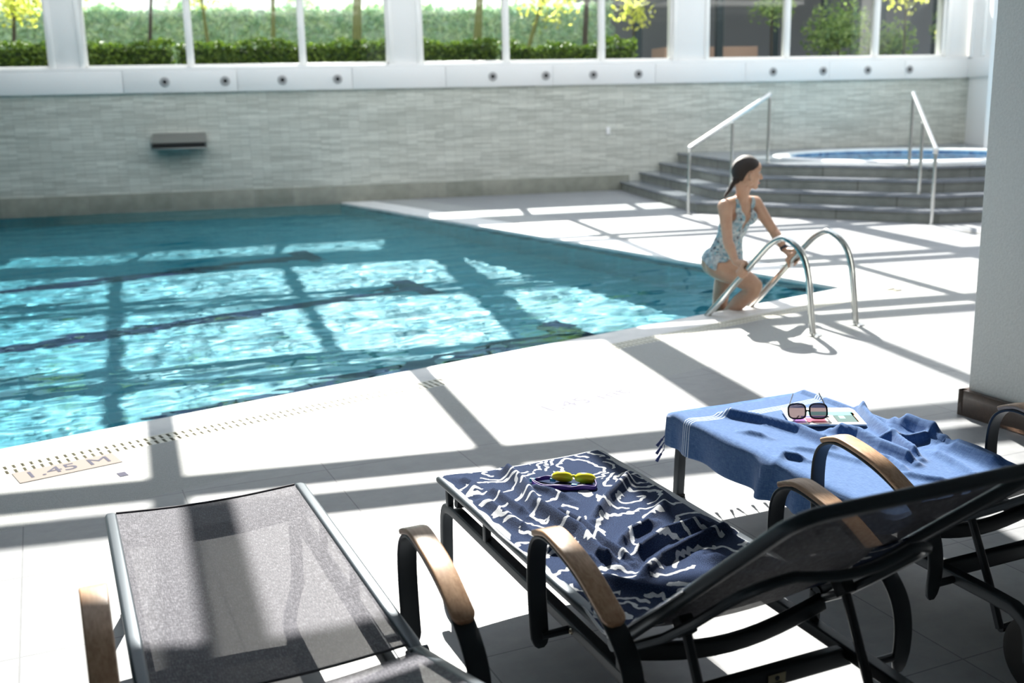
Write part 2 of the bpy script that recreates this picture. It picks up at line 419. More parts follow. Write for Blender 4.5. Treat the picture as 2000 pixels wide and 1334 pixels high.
# ------------------------------------------------------------------ back wall
ew = Vector((.98373, -.17963, 0)); nw = Vector((.17963, .98373, 0)); OW = Vector((0, WA, 0))
def WP(s, d, z): return OW + ew * s + nw * d + Vector((0, 0, z))
rotw = Matrix.Rotation(math.atan2(ew.y, ew.x), 3, 'Z'); WANG = math.atan2(ew.y, ew.x)
SC = 15.95; S0 = -8.6      # right corner, left end
def wbox(mb, s0, s1, d0, d1, z0, z1, mi=0):
    c = WP((s0 + s1) / 2, (d0 + d1) / 2, (z0 + z1) / 2); return mb.box(c, (s1 - s0, d1 - d0, z1 - z0), rotw, mi)
ZS, ZT, ZE = 2.15, 3.25, 3.75
def framed(name, label, cat, kind=None):  # an object whose local x runs along the wall
    t = bpy.data.objects.new(name, None)
def wall_mesh(mb, name, mt, parent=None, **k):
    o = mb.build(name, mt, None, **k)
    Mx = Matrix.Translation(OW) @ Matrix.Rotation(WANG, 4, 'Z'); o.data.transform(Mx.inverted())
    if parent is None: o.matrix_world = Mx
    else:
        o.parent = parent
        pm = Matrix.Translation(parent.location) @ parent.rotation_euler.to_matrix().to_4x4()
        o.matrix_local = pm.inverted() @ Mx
    return o
wb = MB(); wbox(wb, S0, SC, 0, .3, -1.5, 1.80)
tag(wall_mesh(wb, 'wall_back', M['cladding']), 'grey split-stone clad wall behind the pool', 'wall', kind='structure')
sk = MB(); wbox(sk, S0, 9.4, -.02, 0, -.12, .26)
tag(wall_mesh(sk, 'baseboard_back', M['skirt'], bevel=.004), 'row of stone skirting slabs at the foot of the clad wall', 'skirting', kind='structure')
# white ledge in panels
lg = MB()
js = [S0, -2.3, 1.3, 2.98, 4.75, 6.25, 8.05, 9.85, 11.5, 13.1, 14.6, SC]
for a, b in zip(js[:-1], js[1:]): wbox(lg, a + .003, b - .003, -.05, .38, 1.775, 2.10)
wbox(lg, S0, SC, -.03, .38, 2.10, ZS)
tag(wall_mesh(lg, 'trim_1', M['white'], bevel=.006), 'white panelled ledge under the windows', 'ledge', kind='structure')
# pillars between bays and header
pil = [(-6.6, -5.9), (-1.9, -1.2), (.32, .74), (5.40, 5.86), (10.24, 10.82), (15.50, SC)]
pm_ = MB()
for a, b in pil[2:]: wbox(pm_, a, b, .06, .42, ZS, ZE)
wbox(pm_, -2.0, -1.5, .06, .42, ZS, ZE); wbox(pm_, -6.9, -6.4, .06, .42, ZS, ZE)
wbox(pm_, S0, SC, .0, .45, ZT, ZE)
tag(wall_mesh(pm_, 'trim_2', M['white'], bevel=.01), 'white piers and header between the windows', 'pier', kind='structure')
bays = [(-6.4, -2.0, (-4.9, -3.4)), (-1.5, .32, (-.6,)), (.74, 5.40, (2.305, 4.01)), (5.86, 10.24, (7.305, 8.955)), (10.82, 15.50, (12.35, 14.09))]
for i, (a, b, ms) in enumerate(bays):
    wn = bpy.data.objects.new('window_%d' % (i + 1), None); COL.objects.link(wn); wn.location = WP((a + b) / 2, .15, ZS); wn.rotation_euler = (0, 0, WANG)
    tag(wn, 'white framed window bay number %d from the left overlooking the garden' % (i + 1), 'window', kind='structure')
    f_ = MB(); fw = .07
    wbox(f_, a, b, .10, .2, ZS, ZS + .045); wbox(f_, a, b, .10, .2, ZT - .06, ZT)
    wbox(f_, a, a + fw, .10, .2, ZS, ZT); wbox(f_, b - fw, b, .10, .2, ZS, ZT)
    for m_ in ms: wbox(f_, m_ - .055, m_ + .055, .10, .2, ZS, ZT); wbox(f_, m_ - .03, m_ + .03, .08, .1, ZS, ZT)
    for e in (a, b): wbox(f_, e - .035, e + .035, .03, .1, ZS, ZT)
    wall_mesh(f_, 'window_frame', M['frame_white'], wn, bevel=.006)
    xs = [a] + list(ms) + [b]
    for x0, x1 in zip(xs[:-1], xs[1:]):
        p_ = MB(); wbox(p_, x0 + .05, x1 - .05, .148, .154, ZS + .04, ZT - .05); wall_mesh(p_, 'window_pane', M['glass'], wn)
# round air nozzles on the ledge
def nozzle():
    t = thing('wall_nozzle', 'round nozzle', 'nozzle')
    M90 = Matrix.Rotation(PI / 2, 3, 'X')
    a = MB(); a.lathe([(.028, 0), (.070, 0), (.074, .006), (.068, .014), (.034, .018), (.030, .010), (.028, .0)], n=28, M=M90); a.build('ring', mat('nozzle_ring_grey', (.42, .42, .42), .4), t, smooth=True)
    b = MB(); b.lathe([(0, .012), (.028, .012), (.030, .004), (.030, 0)], n=20, M=M90); b.build('opening', M['black'], t, smooth=True)
    return t
nz = None
NS = [1.905, 2.80, 3.665, 4.52, 7.03, 7.93, 8.75, 9.547, 12.02, 12.98, 13.85, 14.685]
NL = ['first of four beneath the second window bay', 'second nozzle in the row above the water spout', 'third nozzle in the row above the water spout', 'last of four beneath the second window bay',
      'first nozzle under the middle window bay', 'second nozzle under the middle window bay', 'third nozzle under the middle window bay', 'last nozzle under the middle window bay',
      'first of four under right window bay', 'second nozzle under the right window bay', 'third nozzle under the right window bay', 'last nozzle before the right corner']
for s, lb in zip(NS, NL):
    if nz is None: nz = nozzle(); o = nz
    else: o = copy_tree(nz)
    o.location = WP(s, -.052, 1.935); o.rotation_euler = (0, 0, WANG); tag(o, 'round air nozzle with dark centre, ' + lb, 'nozzle', 'nozzles along the white ledge')
# spout
sp = thing('water_spout', 'dark grey slab-shaped cascade spout projecting from the stone wall over the pool', 'spout', WP(2.05, 0, .98), WANG)
a = MB()
a.add([(-.39, 0, .19), (.39, 0, .19), (.41, -.34, .055), (-.41, -.34, .055), (-.39, 0, -.02), (.39, 0, -.02), (.41, -.30, -.05), (-.41, -.30, -.05)],
      [(0, 1, 2, 3), (4, 7, 6, 5), (0, 4, 5, 1), (1, 5, 6, 2), (0, 3, 7, 4), (3, 2, 6, 7)])
a.build('hood', mat('dark_grey_spout', (.16, .165, .15), .4), sp, bevel=.008)
a = MB(); a.box((0, -.335, .012), (.76, .03, .058)); a.build('outlet', M['black'], sp)
a = MB(); a.box((0, -.33, -.040), (.80, .08, .022)); a.build('lip', M['steel_dull'], sp, bevel=.003)
a = MB(); c = WP(9.02, -.012, 1.01); a.box(c, (.07, .024, .13), rotw); tag(wall_mesh(a, 'wall_switch', M['white'], bevel=.006), 'small white switch plate on the stone wall left of the spa steps', 'switch')
# right wall
rw = MB(); cr = WP(SC, 0, 0); dr = Vector((-.5, -.866, 0)).normalized(); dr = (Vector((14.978, 13.747, 0)) - Vector((15.75, 14.95, 0))).normalized()
def rbox(mb, t0, t1, d0, d1, z0, z1):
    n_ = Vector((-dr.y, dr.x, 0)) ; 
    if n_.x < 0: n_ = -n_
    c = cr + dr * (t0 + t1) / 2 + n_ * (d0 + d1) / 2; mb.box((c.x, c.y, (z0 + z1) / 2), (t1 - t0, d1 - d0, z1 - z0), Matrix.Rotation(math.atan2(dr.y, dr.x), 3, 'Z'))
rbox(rw, -.3, 2.4, 0, .3, -.1, 4.2)
rw.box((16.8, 12.67, 2.05), (4.9, .25, 4.3), Matrix.Rotation(-.18, 3, 'Z')); rw.box((19.2, 5, 2.05), (.25, 16, 4.3))
tag(rw.build('wall_right', M['white']), 'plain white wall beside the spa', 'wall', kind='structure')
rt = MB(); rbox(rt, 0, 2.4, -.05, 0, 1.775, 2.10); rbox(rt, .75, .95, -.03, 0, 2.12, 4.2); rbox(rt, 0, .2, -.03, 0, 2.12, 4.2)
tag(rt.build('trim_3', M['white'], bevel=.006), 'white ledge carried around onto the right wall', 'ledge', kind='structure')
# unseen enclosing walls, added and darkened to cut ambient and bounce light
ef = MB(); ef.box((6, -3.1, 2.1), (28, .2, 4.4)); tag(ef.build('wall_front', mat('low_bounce_grey', (.35, .35, .35), .7)), 'unseen grey wall behind the viewpoint, added to cut ambient light', 'wall', kind='structure')
el = MB(); el.box((LX - .1, 8, 1.3), (.2, 22.5, 5.8)); tag(el.build('wall_left', mat('low_bounce_teal', (.22, .32, .33), .7)), 'unseen wall at the far left end of the pool, darkened to cut bounce light', 'wall', kind='structure')
# near pillar
pl_ = thing('pillar', 'wide pale plastered pillar with dark wooden skirting at the right edge of the deck', 'pillar', (4.4, 2.7, 0))
a = MB(); a.box((4.42, 2.58, 2.3), (1.0, 2.0, 4.6)); a.build('shaft', M['plaster'], pl_, world=True, bevel=.006)
a = MB(); a.box((3.905, 2.58, .062), (.03, 2.06, .124)); a.box((4.42, 3.595, .062), (1.06, .03, .124)); a.build('wooden_skirting', M['dark_wood'], pl_, world=True, bevel=.003)
# ------------------------------------------------------------------ spa
SPC = Vector((12.1, 12.65, 0))
def corner(k, Rr): a_ = R(187.4 + 45 * k); return SPC + Vector((math.cos(a_), math.sin(a_), 0)) * Rr
spa = thing('spa_steps', 'grey stepped octagonal platform of dark treads leading up to the round whirlpool', 'steps', SPC)
RS = [4.1, 3.72, 3.34, 2.97]
A0d = (Vector((math.cos(R(187.4 + 22.5 - 90 - 45 - 0)), math.sin(R(187.4 + 22.5 - 135)), 0)))
def outline(Rr, back=.0):
    A_ = corner(0, Rr); B_ = corner(1, Rr); C_ = corner(2, Rr); D_ = corner(3, Rr)
    dl = (corner(-1, Rr) - A_).normalized(); W_ = on_wall(A_, dl) - nw * .0
    return [W_, A_, B_, C_, D_, Vector((D_.x, 12.93 - .18 * (D_.x - 14.43), 0)), Vector((14.41, 12.93, 0)), Vector((15.66, 14.83, 0))]
STEPS = []
for k, Rr in enumerate(RS):
    z1 = .15 * (k + 1); rs = MB(); tr = MB()
    o1 = outline(Rr - .015); o2 = outline(Rr + .012)
    if k < 3:
        STEPS.append((Rr, z1))
# top platform with a round hole
def ring_fill(outer, c, r, n=64):
    """faces between a convex-ish outer polygon and a circle, by angle"""
    def hit(a_):
        d_ = Vector((math.cos(a_), math.sin(a_), 0)); best = None
        for i in range(len(outer)):
            p = outer[i]; q = outer[(i + 1) % len(outer)]; e = q - p; den = d_.x * (-e.y) + e.x * d_.y
            if abs(den) < 1e-9: continue
            wv = p - c; t_ = (wv.x * (-e.y) + e.x * wv.y) / den; u_ = (d_.x * wv.y - d_.y * wv.x) / den
            if t_ > 0 and -1e-6 <= u_ <= 1 + 1e-6 and (best is None or t_ < best): best = t_
        return c + d_ * best
    angs = [2 * PI * i / n for i in range(n)] + [math.atan2(p.y - c.y, p.x - c.x) % (2 * PI) for p in outer]
    angs = sorted(angs); return [(c + Vector((math.cos(a_), math.sin(a_), 0)) * r, hit(a_)) for a_ in angs]
RIM = 1.92
def platform(Rr, z0, z1, nm, mt):
    prs = ring_fill(outline(Rr), SPC, RIM - .02); mb = MB(); n_ = len(prs); vs = []
    for i_, o_ in prs: vs += [(i_.x, i_.y, z0), (o_.x, o_.y, z0), (i_.x, i_.y, z1), (o_.x, o_.y, z1)]
    fs = []
    for i in range(n_):
        a_ = 4 * i; b_ = 4 * ((i + 1) % n_)
        fs += [(a_, b_, b_ + 1, a_ + 1), (a_ + 2, a_ + 3, b_ + 3, b_ + 2), (a_ + 1, b_ + 1, b_ + 3, a_ + 3), (a_, a_ + 2, b_ + 2, b_)]
    mb.add(vs, fs); mb.build(nm, mt, spa, world=True)
for Rr, z1 in STEPS: platform(Rr - .015, z1 - .15, z1 - .032, 'riser', M['riser']); platform(Rr + .012, z1 - .032, z1, 'tread', M['tread'])
platform(RS[3] - .015, .45, .568, 'riser', M['riser']); platform(RS[3] + .012, .568, .6, 'tread', M['tread'])
tub = thing('spa_pool', 'round whirlpool with pale rim and blue mosaic band on top of the grey platform', 'hot tub', SPC + Vector((0, 0, .6)))
a = MB(); a.lathe([(1.68, -.02), (1.69, .008), (1.72, .016), (1.90, .016), (1.925, .004), (1.925, -.02), (1.68, -.02)], n=96); a.build('rim', M['coping'], tub, smooth=True)
a = MB(); a.lathe([(1.685, -.02), (1.70, -.02), (1.70, -.14), (1.685, -.14), (1.685, -.02)], n=96)
mm = mat('blue_spa_mosaic', (.03, .12, .42), .3); n = NT(mm); c = n.mapping(n.coord(), scale=(14, 14, 18)); v = n.n('TexVoronoi'); v.inputs['Scale'].default_value = 1; n.l(c, v.inputs[0]); n.col(n.ramp(v.outputs['Color'], [(.2, (.03, .10, .25)), (.8, (.20, .36, .55))])); M['mosaic'] = mm
a.build('mosaic_band', mm, tub, smooth=True)
a = MB(); a.lathe([(0, -.42), (1.685, -.42), (1.685, -.14), (1.70, -.14), (1.70, -.5), (0, -.5)], n=96); a.build('shell', mat('pale_blue_spa_mosaic', (.16, .58, .75), .4), tub, smooth=True)
vs = [(0, 0, -.075)]; fs = []
a = MB(); a.add([(1.685 * math.cos(2 * PI * i / 96), 1.685 * math.sin(2 * PI * i / 96), -.040) for i in range(96)], [list(range(96))])
mw = bpy.data.materials.new('spa_water'); mw.use_nodes = True; n = NT(mw); n.b.inputs['Base Color'].default_value = (.10, .50, .68, 1); n.b.inputs['Roughness'].default_value = .05
tr_ = n.n('BsdfTransparent'); tr_.inputs[0].default_value = (.75, .95, 1, 1); mx_ = n.n('MixShader'); gl_ = n.n('BsdfGlossy'); gl_.inputs['Roughness'].default_value = .05; fr_ = n.n('Fresnel'); fr_.inputs[0].default_value = 1.06
bp = n.n('Bump'); bp.inputs['Strength'].default_value = .3; bp.inputs['Distance'].default_value = .02; n.l(n.noise(n.coord(), 9, 3), bp.inputs['Height']); n.l(bp.outputs[0], gl_.inputs['Normal'])
n.l(fr_.outputs[0], mx_.inputs[0]); n.l(tr_.outputs[0], mx_.inputs[1]); n.l(gl_.outputs[0], mx_.inputs[2]); n.l(mx_.outputs[0], n.out.inputs[0]); M['spa_water'] = mw
tag(a.build('water', mw, tub, smooth=True), 'still blue water', kind='stuff')
# handrails of the spa
def handrail(pts, lab, posts):
    """pts: low end, high end (top of rail); posts: list of (x,y,zbase,ztop)"""
    t = thing('handrail', lab, 'handrail', (pts[0][0], pts[0][1], 0), group='steel handrails of the spa steps')
    a = MB(); P = [Vector(p) for p in pts]; a.tube(P, .027, 16); d_ = (P[-1] - P[0]).normalized()
    for e, s_ in ((P[0], -1), (P[-1], 1)):
        a.lathe([(0, -.03), (.018, -.028), (.030, -.012), (.031, .012), (.018, .028), (0, .03)], c=e, n=16)
    a.build('rail', M['steel'], t, world=True, smooth=True)
    for x, y, z0, z1 in posts:
        a = MB(); a.tube([(x, y, z0), (x, y, z1)], .021, 16); a.build('post', M['steel'], t, world=True, smooth=True)
        a = MB(); a.lathe([(.0, .0), (.055, 0), (.055, .008), (.03, .014), (0, .014)], c=(x, y, z0), n=20); a.build('flange', M['steel'], t, world=True, smooth=True); a = MB(); a.lathe([(0, 0), (.027, 0), (.03, .02), (0, .035)], c=(x, y, z1 - .03), n=16); a.build('rail_socket', M['steel'], t, world=True, smooth=True)
h1 = Vector((7.85, 12.03, .87)); h2 = Vector((9.40, 12.40, 1.54))
handrail([h1 - (h2 - h1) * .0, h2], 'steel stair handrail on the left side of the spa steps, behind the bather', [(7.85, 12.03, 0, .85), (8.66, 12.22, .45 if 0 else .30, 1.20), (9.40, 12.40, .6, 1.52)])
h1 = Vector((9.52, 9.42, .87)); h2 = Vector((10.17, 10.50, 1.51))
handrail([h1, h2], 'steel stair handrail at the middle front of the spa steps, nearest the pillar', [(9.52, 9.42, 0, .85), (9.86, 9.99, .30, 1.18), (10.17, 10.50, .6, 1.49)])
# ------------------------------------------------------------------ pool ladder
lad = thing('pool_ladder', 'polished steel pool ladder with two arched grab rails at the near corner of the pool', 'ladder', (4.66, 5.38, 0))
UL = Vector((-.223, .975, 0))
prof = [(0, 0), (.018, .12), (.035, .25), (.058, .39), (.10, .50), (.17, .572), (.26, .605), (.35, .57), (.44, .49), (.58, .345), (.78, .135), (.93, -.02), (1.02, -.16), (1.05, -.30), (1.05, -1.15)]
RB = [Vector((4.43, 5.318, 0)), Vector((4.891, 5.442, 0))]
for b_ in RB:
    P = crom([b_ + UL * u_ + Vector((0, 0, z_)) for u_, z_ in prof], 8)
    a = MB(); a.tube(P, .0215, 16, side=(.975, .223, 0)); hr_ = a.build('grab_rail', M['steel'], lad, world=True, smooth=True)
    a = MB(); a.lathe([(.022, .014), (.03, .014), (.058, .006), (.06, 0), (.022, 0)], c=b_, n=28); a.build('flange', M['steel'], lad, world=True, smooth=True)
for z_ in (-.32, -.60, -.88):
    p0 = RB[0] + UL * 1.05; p1 = RB[1] + UL * 1.05; c = (p0 + p1) / 2
    a = MB(); a.box((c.x, c.y, z_), ((p1 - p0).length, .10, .03), Matrix.Rotation(math.atan2(.124, .461), 3, 'Z')); a.build('step', M['steel'], lad, world=True, bevel=.005)
# ------------------------------------------------------------------ roof grid of the glazed hall
ZR = 3.9
SH = Vector((.33, .944, 0)) * (ZR / TANE)
def froof(s_, D_, z): return WP(s_, -D_, 0) + SH + Vector((0, 0, z))
for k in range(-8, 6):
    x0 = 3.31 + 1.447 * k; g_ = {-2: .07, -1: .12, 0: .18}.get(k, .05 if k < 0 else .22); wd = .30 if k % 3 == 0 else .12
    c0 = Vector((x0 + g_ * (-1.2 - 5.5), -1.2, ZR)) + SH; y1 = 13.3 - .18 * x0; c1 = Vector((x0 + g_ * (y1 - 5.5), y1, ZR)) + SH; c = (c0 + c1) / 2
    b_ = MB(); b_.box(c, ((c1 - c0).length, wd, .30 if k % 3 == 0 else .10), Matrix.Rotation(math.atan2(c1.y - c0.y, c1.x - c0.x), 3, 'Z'))
    tag(b_.build('roof_rafter', M['white']), 'white rafter of the glazed roof running out from the window wall', 'beam', kind='structure')
for D_ in (6.05, 8.55, 10.75, 13.30, 15.85, 18.3):
    for off, wd in ((-.17, .17), (.19, .15)):
        c = froof(3.2, D_ + off, ZR); b_ = MB(); b_.box(c, (27, wd, .10), rotw)
        tag(b_.build('roof_purlin', M['white']), 'white purlin of the glazed roof running parallel to the window wall', 'beam', kind='structure')
ce = MB(); ce.prism(poly([Vector((LX, -3.2, 0)), Vector((20, -3.2, 0)), Vector((20, 5.3, 0)), Vector((LX, 5.3, 0))]), ZR + .17, ZR + .35); ce.prism(poly([Vector((LX, 5.3, 0)), Vector((-1.6, 5.3, 0)), Vector((-1.6, wallY(-1.6) - .1, 0)), Vector((LX, wallY(LX) - .1, 0))]), ZR + .17, ZR + .35)  # unseen slab added to cut sky ambient in the foreground and at far left
tag(ce.build('ceiling', mat('low_bounce_ceiling', (.30, .30, .30), .7)), 'unseen grey ceiling behind the glazed roof, over the viewpoint', 'ceiling', kind='structure')
# ------------------------------------------------------------------ depth signs
def text(name, body, size, loc, ang, mt, parent, ext=.0006, sx=1, shear=0):
    cu = bpy.data.curves.new(name, 'FONT'); cu.body = body; cu.size = size; cu.extrude = ext; cu.shear = shear
    cu.align_x = 'CENTER'; cu.align_y = 'CENTER'; cu.offset = 0
    o = bpy.data.objects.new(name + '_c', cu); COL.objects.link(o); bpy.context.view_layer.update()
    me = bpy.data.meshes.new_from_object(o.evaluated_get(bpy.context.evaluated_depsgraph_get())); bpy.data.objects.remove(o); bpy.data.curves.remove(cu)
    me.name = name; me.transform(Matrix.Translation(loc) @ Matrix.Rotation(ang, 4, 'Z') @ Matrix.Diagonal((sx, 1, 1, 1)))
    return link(name, me, mt, parent, world=True)
M['letter'] = mat('faded_violet_lettering', (.09, .09, .125), .9, spec=.1)
M['letter2'] = mat('very_faded_lettering', (.20, .20, .25), .8, spec=.15)
M['plate'] = mat('pinkish_sign_plate', (.26, .23, .21), .8, spec=.15)
angE = math.atan2(EN.y, EN.x)
s1 = Vector((-.035, 4.775, 0)); ds = thing('depth_sign', 'worn pinkish depth plate reading 1.45 M beside the grate at the left', 'sign', s1)
a = MB(); a.box((s1.x, s1.y, .0015), (.42, .155, .003), Matrix.Rotation(angE, 3, 'Z')); a.build('plate', M['plate'], ds, world=True)
text('lettering', '1.45 M', .125, (s1.x, s1.y, .0035), angE, M['letter'], ds, sx=1.05)
s2 = Vector((2.43, 4.665, 0)); o = text('depth_lettering', '1.45 mt', .16, (s2.x, s2.y, .001), angE, M['letter2'], None, sx=1.15)
tag(o, 'very faded depth lettering 1.45 mt painted on the granite in the middle foreground', 'sign')
a = MB(); a.box((.175, 4.575, .001), (.035, .055, .002), Matrix.Rotation(angE, 3, 'Z')); tag(a.build('floor_marker', M['letter']), 'tiny grey-violet square marker set in the granite right of the 1.45 M plate', 'marker')
a = MB(); a.box((9.30, 8.60, .002), (.10, .28, .004)); tag(a.build('floor_drain', M['steel_dull']), 'small dark drain cover in the deck beside the pillar, in front of the spa steps', 'drain')
# ------------------------------------------------------------------ garden outside
gd = MB(); gd.prism(poly([WP(-30, .32, 0), WP(40, .32, 0), WP(60, 60, 0), WP(-50, 60, 0)]), 1.5, 1.95)
mg = mat('garden_soil', (.12, .13, .06), .9); n = NT(mg); n.col(n.ramp(n.noise(n.coord(), 3, 6), [(.3, (.05, .07, .02)), (.7, (.22, .22, .12))]))
tag(gd.build('garden_ground', mg), 'planted ground of the garden outside the windows', 'ground', kind='structure')
def leaf_mat(name, c1, c2, trans=.5):
    m = mat(name, c1, .5); n = NT(m)
    oi = n.n('ObjectInfo'); g_ = n.n('NewGeometry')
    col = n.ramp(g_.outputs['Random Per Island'], [(0, c1), (1, c2)]); n.col(col)
    tl = n.n('BsdfTranslucent'); n.l(n.mix(1, col, (1.15, 1.2, .7) if 'pale' not in name else (1, 1.04, 1), 'MULTIPLY'), tl.inputs[0]); mx = n.n('MixShader'); mx.inputs[0].default_value = trans
    n.l(n.b.outputs[0], mx.inputs[1]); n.l(tl.outputs[0], mx.inputs[2]); n.l(mx.outputs[0], n.out.inputs[0]); return m
M['leaf_dark'] = leaf_mat('box_hedge_leaf', (.035, .085, .015), (.16, .24, .03), .35)
M['leaf_haze_pale'] = leaf_mat('pale_hedge_leaf', (.52, .70, .58), (.90, .94, .72), .6)  # paleness puts glare and haze through the glass into the leaf colour
M['leaf_yel'] = leaf_mat('yellow_tree_leaf', (.45, .50, .10), (.85, .80, .30), .6)
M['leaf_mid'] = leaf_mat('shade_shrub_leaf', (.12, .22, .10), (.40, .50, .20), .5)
M['bark'] = mat('dark_bark', (.06, .05, .04), .9)
M['bark_moss'] = mat('mossy_bark', (.16, .17, .06), .9)
def leaves(mb, pts, size, rnd, mi=0):
    for p in pts:
        n_ = Vector((rnd.gauss(0, 1), rnd.gauss(0, 1), rnd.gauss(0, 1) + .3)).normalized(); a_ = n_.orthogonal().normalized(); a_ = Matrix.Rotation(rnd.random() * 6.28, 3, n_) @ a_; b_ = n_.cross(a_)
        l_ = size * rnd.uniform(.6, 1.3); w_ = l_ * .5; p = Vector(p)
        mb.add([p - a_ * l_, p + b_ * w_ + n_ * l_ * .15, p + a_ * l_, p - b_ * w_ + n_ * l_ * .15], [(0, 1, 2, 3)], mi)
def hedge(s0, s1, d0, d1, z0, z1, name, mt, lab, cnt, size, inner, seed, wob=.05):
    rnd = random.Random(seed); t = thing(name, lab, 'hedge', WP((s0 + s1) / 2, (d0 + d1) / 2, z0), WANG, group='hedges in the garden outside')
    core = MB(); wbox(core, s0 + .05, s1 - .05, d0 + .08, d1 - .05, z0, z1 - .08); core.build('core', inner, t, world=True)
    lf = MB(); pts = []
    for i in range(cnt):
        s_ = rnd.uniform(s0, s1); top = z1 + wob * 2 * noise.noise(Vector((s_ * 1.3, seed, 0))) + wob * noise.noise(Vector((s_ * 5, seed, 3)))
        if rnd.random() < .75: pts.append(WP(s_, d0 + abs(rnd.gauss(0, .05)), rnd.uniform(z0, top)))
        else: pts.append(WP(s_, rnd.uniform(d0, d1), top + rnd.gauss(0, .02)))
    leaves(lf, pts, size, rnd); tag(lf.build('foliage', mt, t, world=True), kind='stuff')
mi_d = mat('hedge_core_dark', (.02, .04, .01), .9); mi_p = mat('hedge_core_haze_pale', (.42, .52, .42), .9)  # pale core carries the same painted-in haze
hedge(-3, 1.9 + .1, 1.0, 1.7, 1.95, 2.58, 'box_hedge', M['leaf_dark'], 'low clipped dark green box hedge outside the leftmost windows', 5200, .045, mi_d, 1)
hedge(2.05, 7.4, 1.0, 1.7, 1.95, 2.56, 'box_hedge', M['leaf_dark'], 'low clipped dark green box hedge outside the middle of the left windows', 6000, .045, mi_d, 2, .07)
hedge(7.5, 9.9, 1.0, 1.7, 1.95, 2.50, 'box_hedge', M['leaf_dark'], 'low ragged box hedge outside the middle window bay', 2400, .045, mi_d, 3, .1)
hedge(-6, 10.9, 5.2, 6.4, 1.9, 3.52, 'tall_hedge', M['leaf_haze_pale'], 'tall pale sunlit hedge beyond the clipped hedges', 16000, .085, mi_p, 4, .16)
def tree(s_, d_, lean, h_, r_, mt, lf, lab, seed, crown=True, cz=3.6, cr=1.0, cnt=500):
    rnd = random.Random(seed); b_ = WP(s_, d_, 1.9); t = thing('garden_tree', lab, 'tree', b_, group='trees in the garden outside')
    P = crom([b_, b_ + ew * lean * .35 + Vector((0, 0, h_ * .4)), b_ + ew * lean + Vector((0, 0, h_))], 6)
    a = MB(); a.tube(P, r_, 9, scale=[1.15 - .6 * i / len(P) for i in range(len(P))]); a.build('trunk', mt, t, world=True, smooth=True)
    if crown:
        lf_ = MB(); c_ = b_ + ew * lean + Vector((0, 0, cz - 1.9)); pts = []
        for i in range(cnt):
            v_ = Vector((rnd.gauss(0, 1), rnd.gauss(0, 1), rnd.gauss(0, .7))).normalized() * (cr * rnd.uniform(.3, 1)); pts.append(c_ + v_)
        leaves(lf_, pts, .07, rnd); tag(lf_.build('crown', lf, t, world=True), kind='stuff')
tree(.15, 2.6, .25, 1.7, .045, M['bark'], M['leaf_yel'], 'thin dark leaning trunk outside the leftmost window', 11, True, 3.75, .5, 160)
tree(1.45, 2.6, .2, 1.8, .04, M['bark'], M['leaf_yel'], 'thin dark leaning trunk behind the left light of the second window bay', 12, True, 3.8, .45, 140)
tree(3.6, 3.0, .1, 1.9, .05, M['bark_moss'], M['leaf_yel'], 'slim mossy trunk behind the middle light of the second window bay', 13, True, 3.85, .5, 160)
tree(5.05, 2.4, .12, 1.9, .10, M['bark_moss'], M['leaf_yel'], 'thick mossy trunk behind the right light of the second window bay', 14, False)
tree(7.25, 2.4, .15, 1.9, .09, M['bark_moss'], M['leaf_yel'], 'thick mossy trunk behind the left light of the middle window bay', 15, True, 3.9, .45, 140)
tree(-.9, 3.4, .2, 1.9, .04, M['bark'], M['leaf_yel'], 'slim trunk with yellow leaves at the far left behind the leftmost window', 17, True, 3.35, .45, 260)
tree(2.5, 3.6, -.1, 1.9, .04, M['bark_moss'], M['leaf_yel'], 'slim yellow-leaved tree behind the first mullion of the second window bay', 18, True, 3.62, .4, 200)
tree(9.4, 2.6, .1, 1.9, .06, M['bark'], M['leaf_yel'], 'dark trunk behind the right light of the central window bay', 19, False)
tree(8.3, 3.2, .6, 1.9, .05, M['bark_moss'], M['leaf_yel'], 'pale branching trunk behind the middle light of the central bay', 16, True, 3.5, .7, 240)
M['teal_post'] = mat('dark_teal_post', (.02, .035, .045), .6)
# shaded pavilion outside the right-hand windows
pv = thing('pavilion', 'shaded grey garden pavilion with dark posts outside the right windows', 'building', WP(15, 5, 1.9), WANG)
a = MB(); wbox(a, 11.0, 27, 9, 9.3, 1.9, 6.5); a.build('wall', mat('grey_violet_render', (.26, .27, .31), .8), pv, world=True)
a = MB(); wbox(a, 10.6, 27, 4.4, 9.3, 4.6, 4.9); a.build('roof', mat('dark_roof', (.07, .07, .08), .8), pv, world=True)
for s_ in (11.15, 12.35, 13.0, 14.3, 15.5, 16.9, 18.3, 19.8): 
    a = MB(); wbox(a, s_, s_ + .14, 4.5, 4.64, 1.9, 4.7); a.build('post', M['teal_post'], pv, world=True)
a = MB(); wbox(a, 12.0, 14.2, 5.0, 5.8, 2.05, 2.62); tag(a.build('terrace_bench', mat('pink_terracotta', (.55, .36, .28), .7)), 'low terracotta coloured bench on the terrace outside the right windows', 'bench')
rnd = random.Random(5)
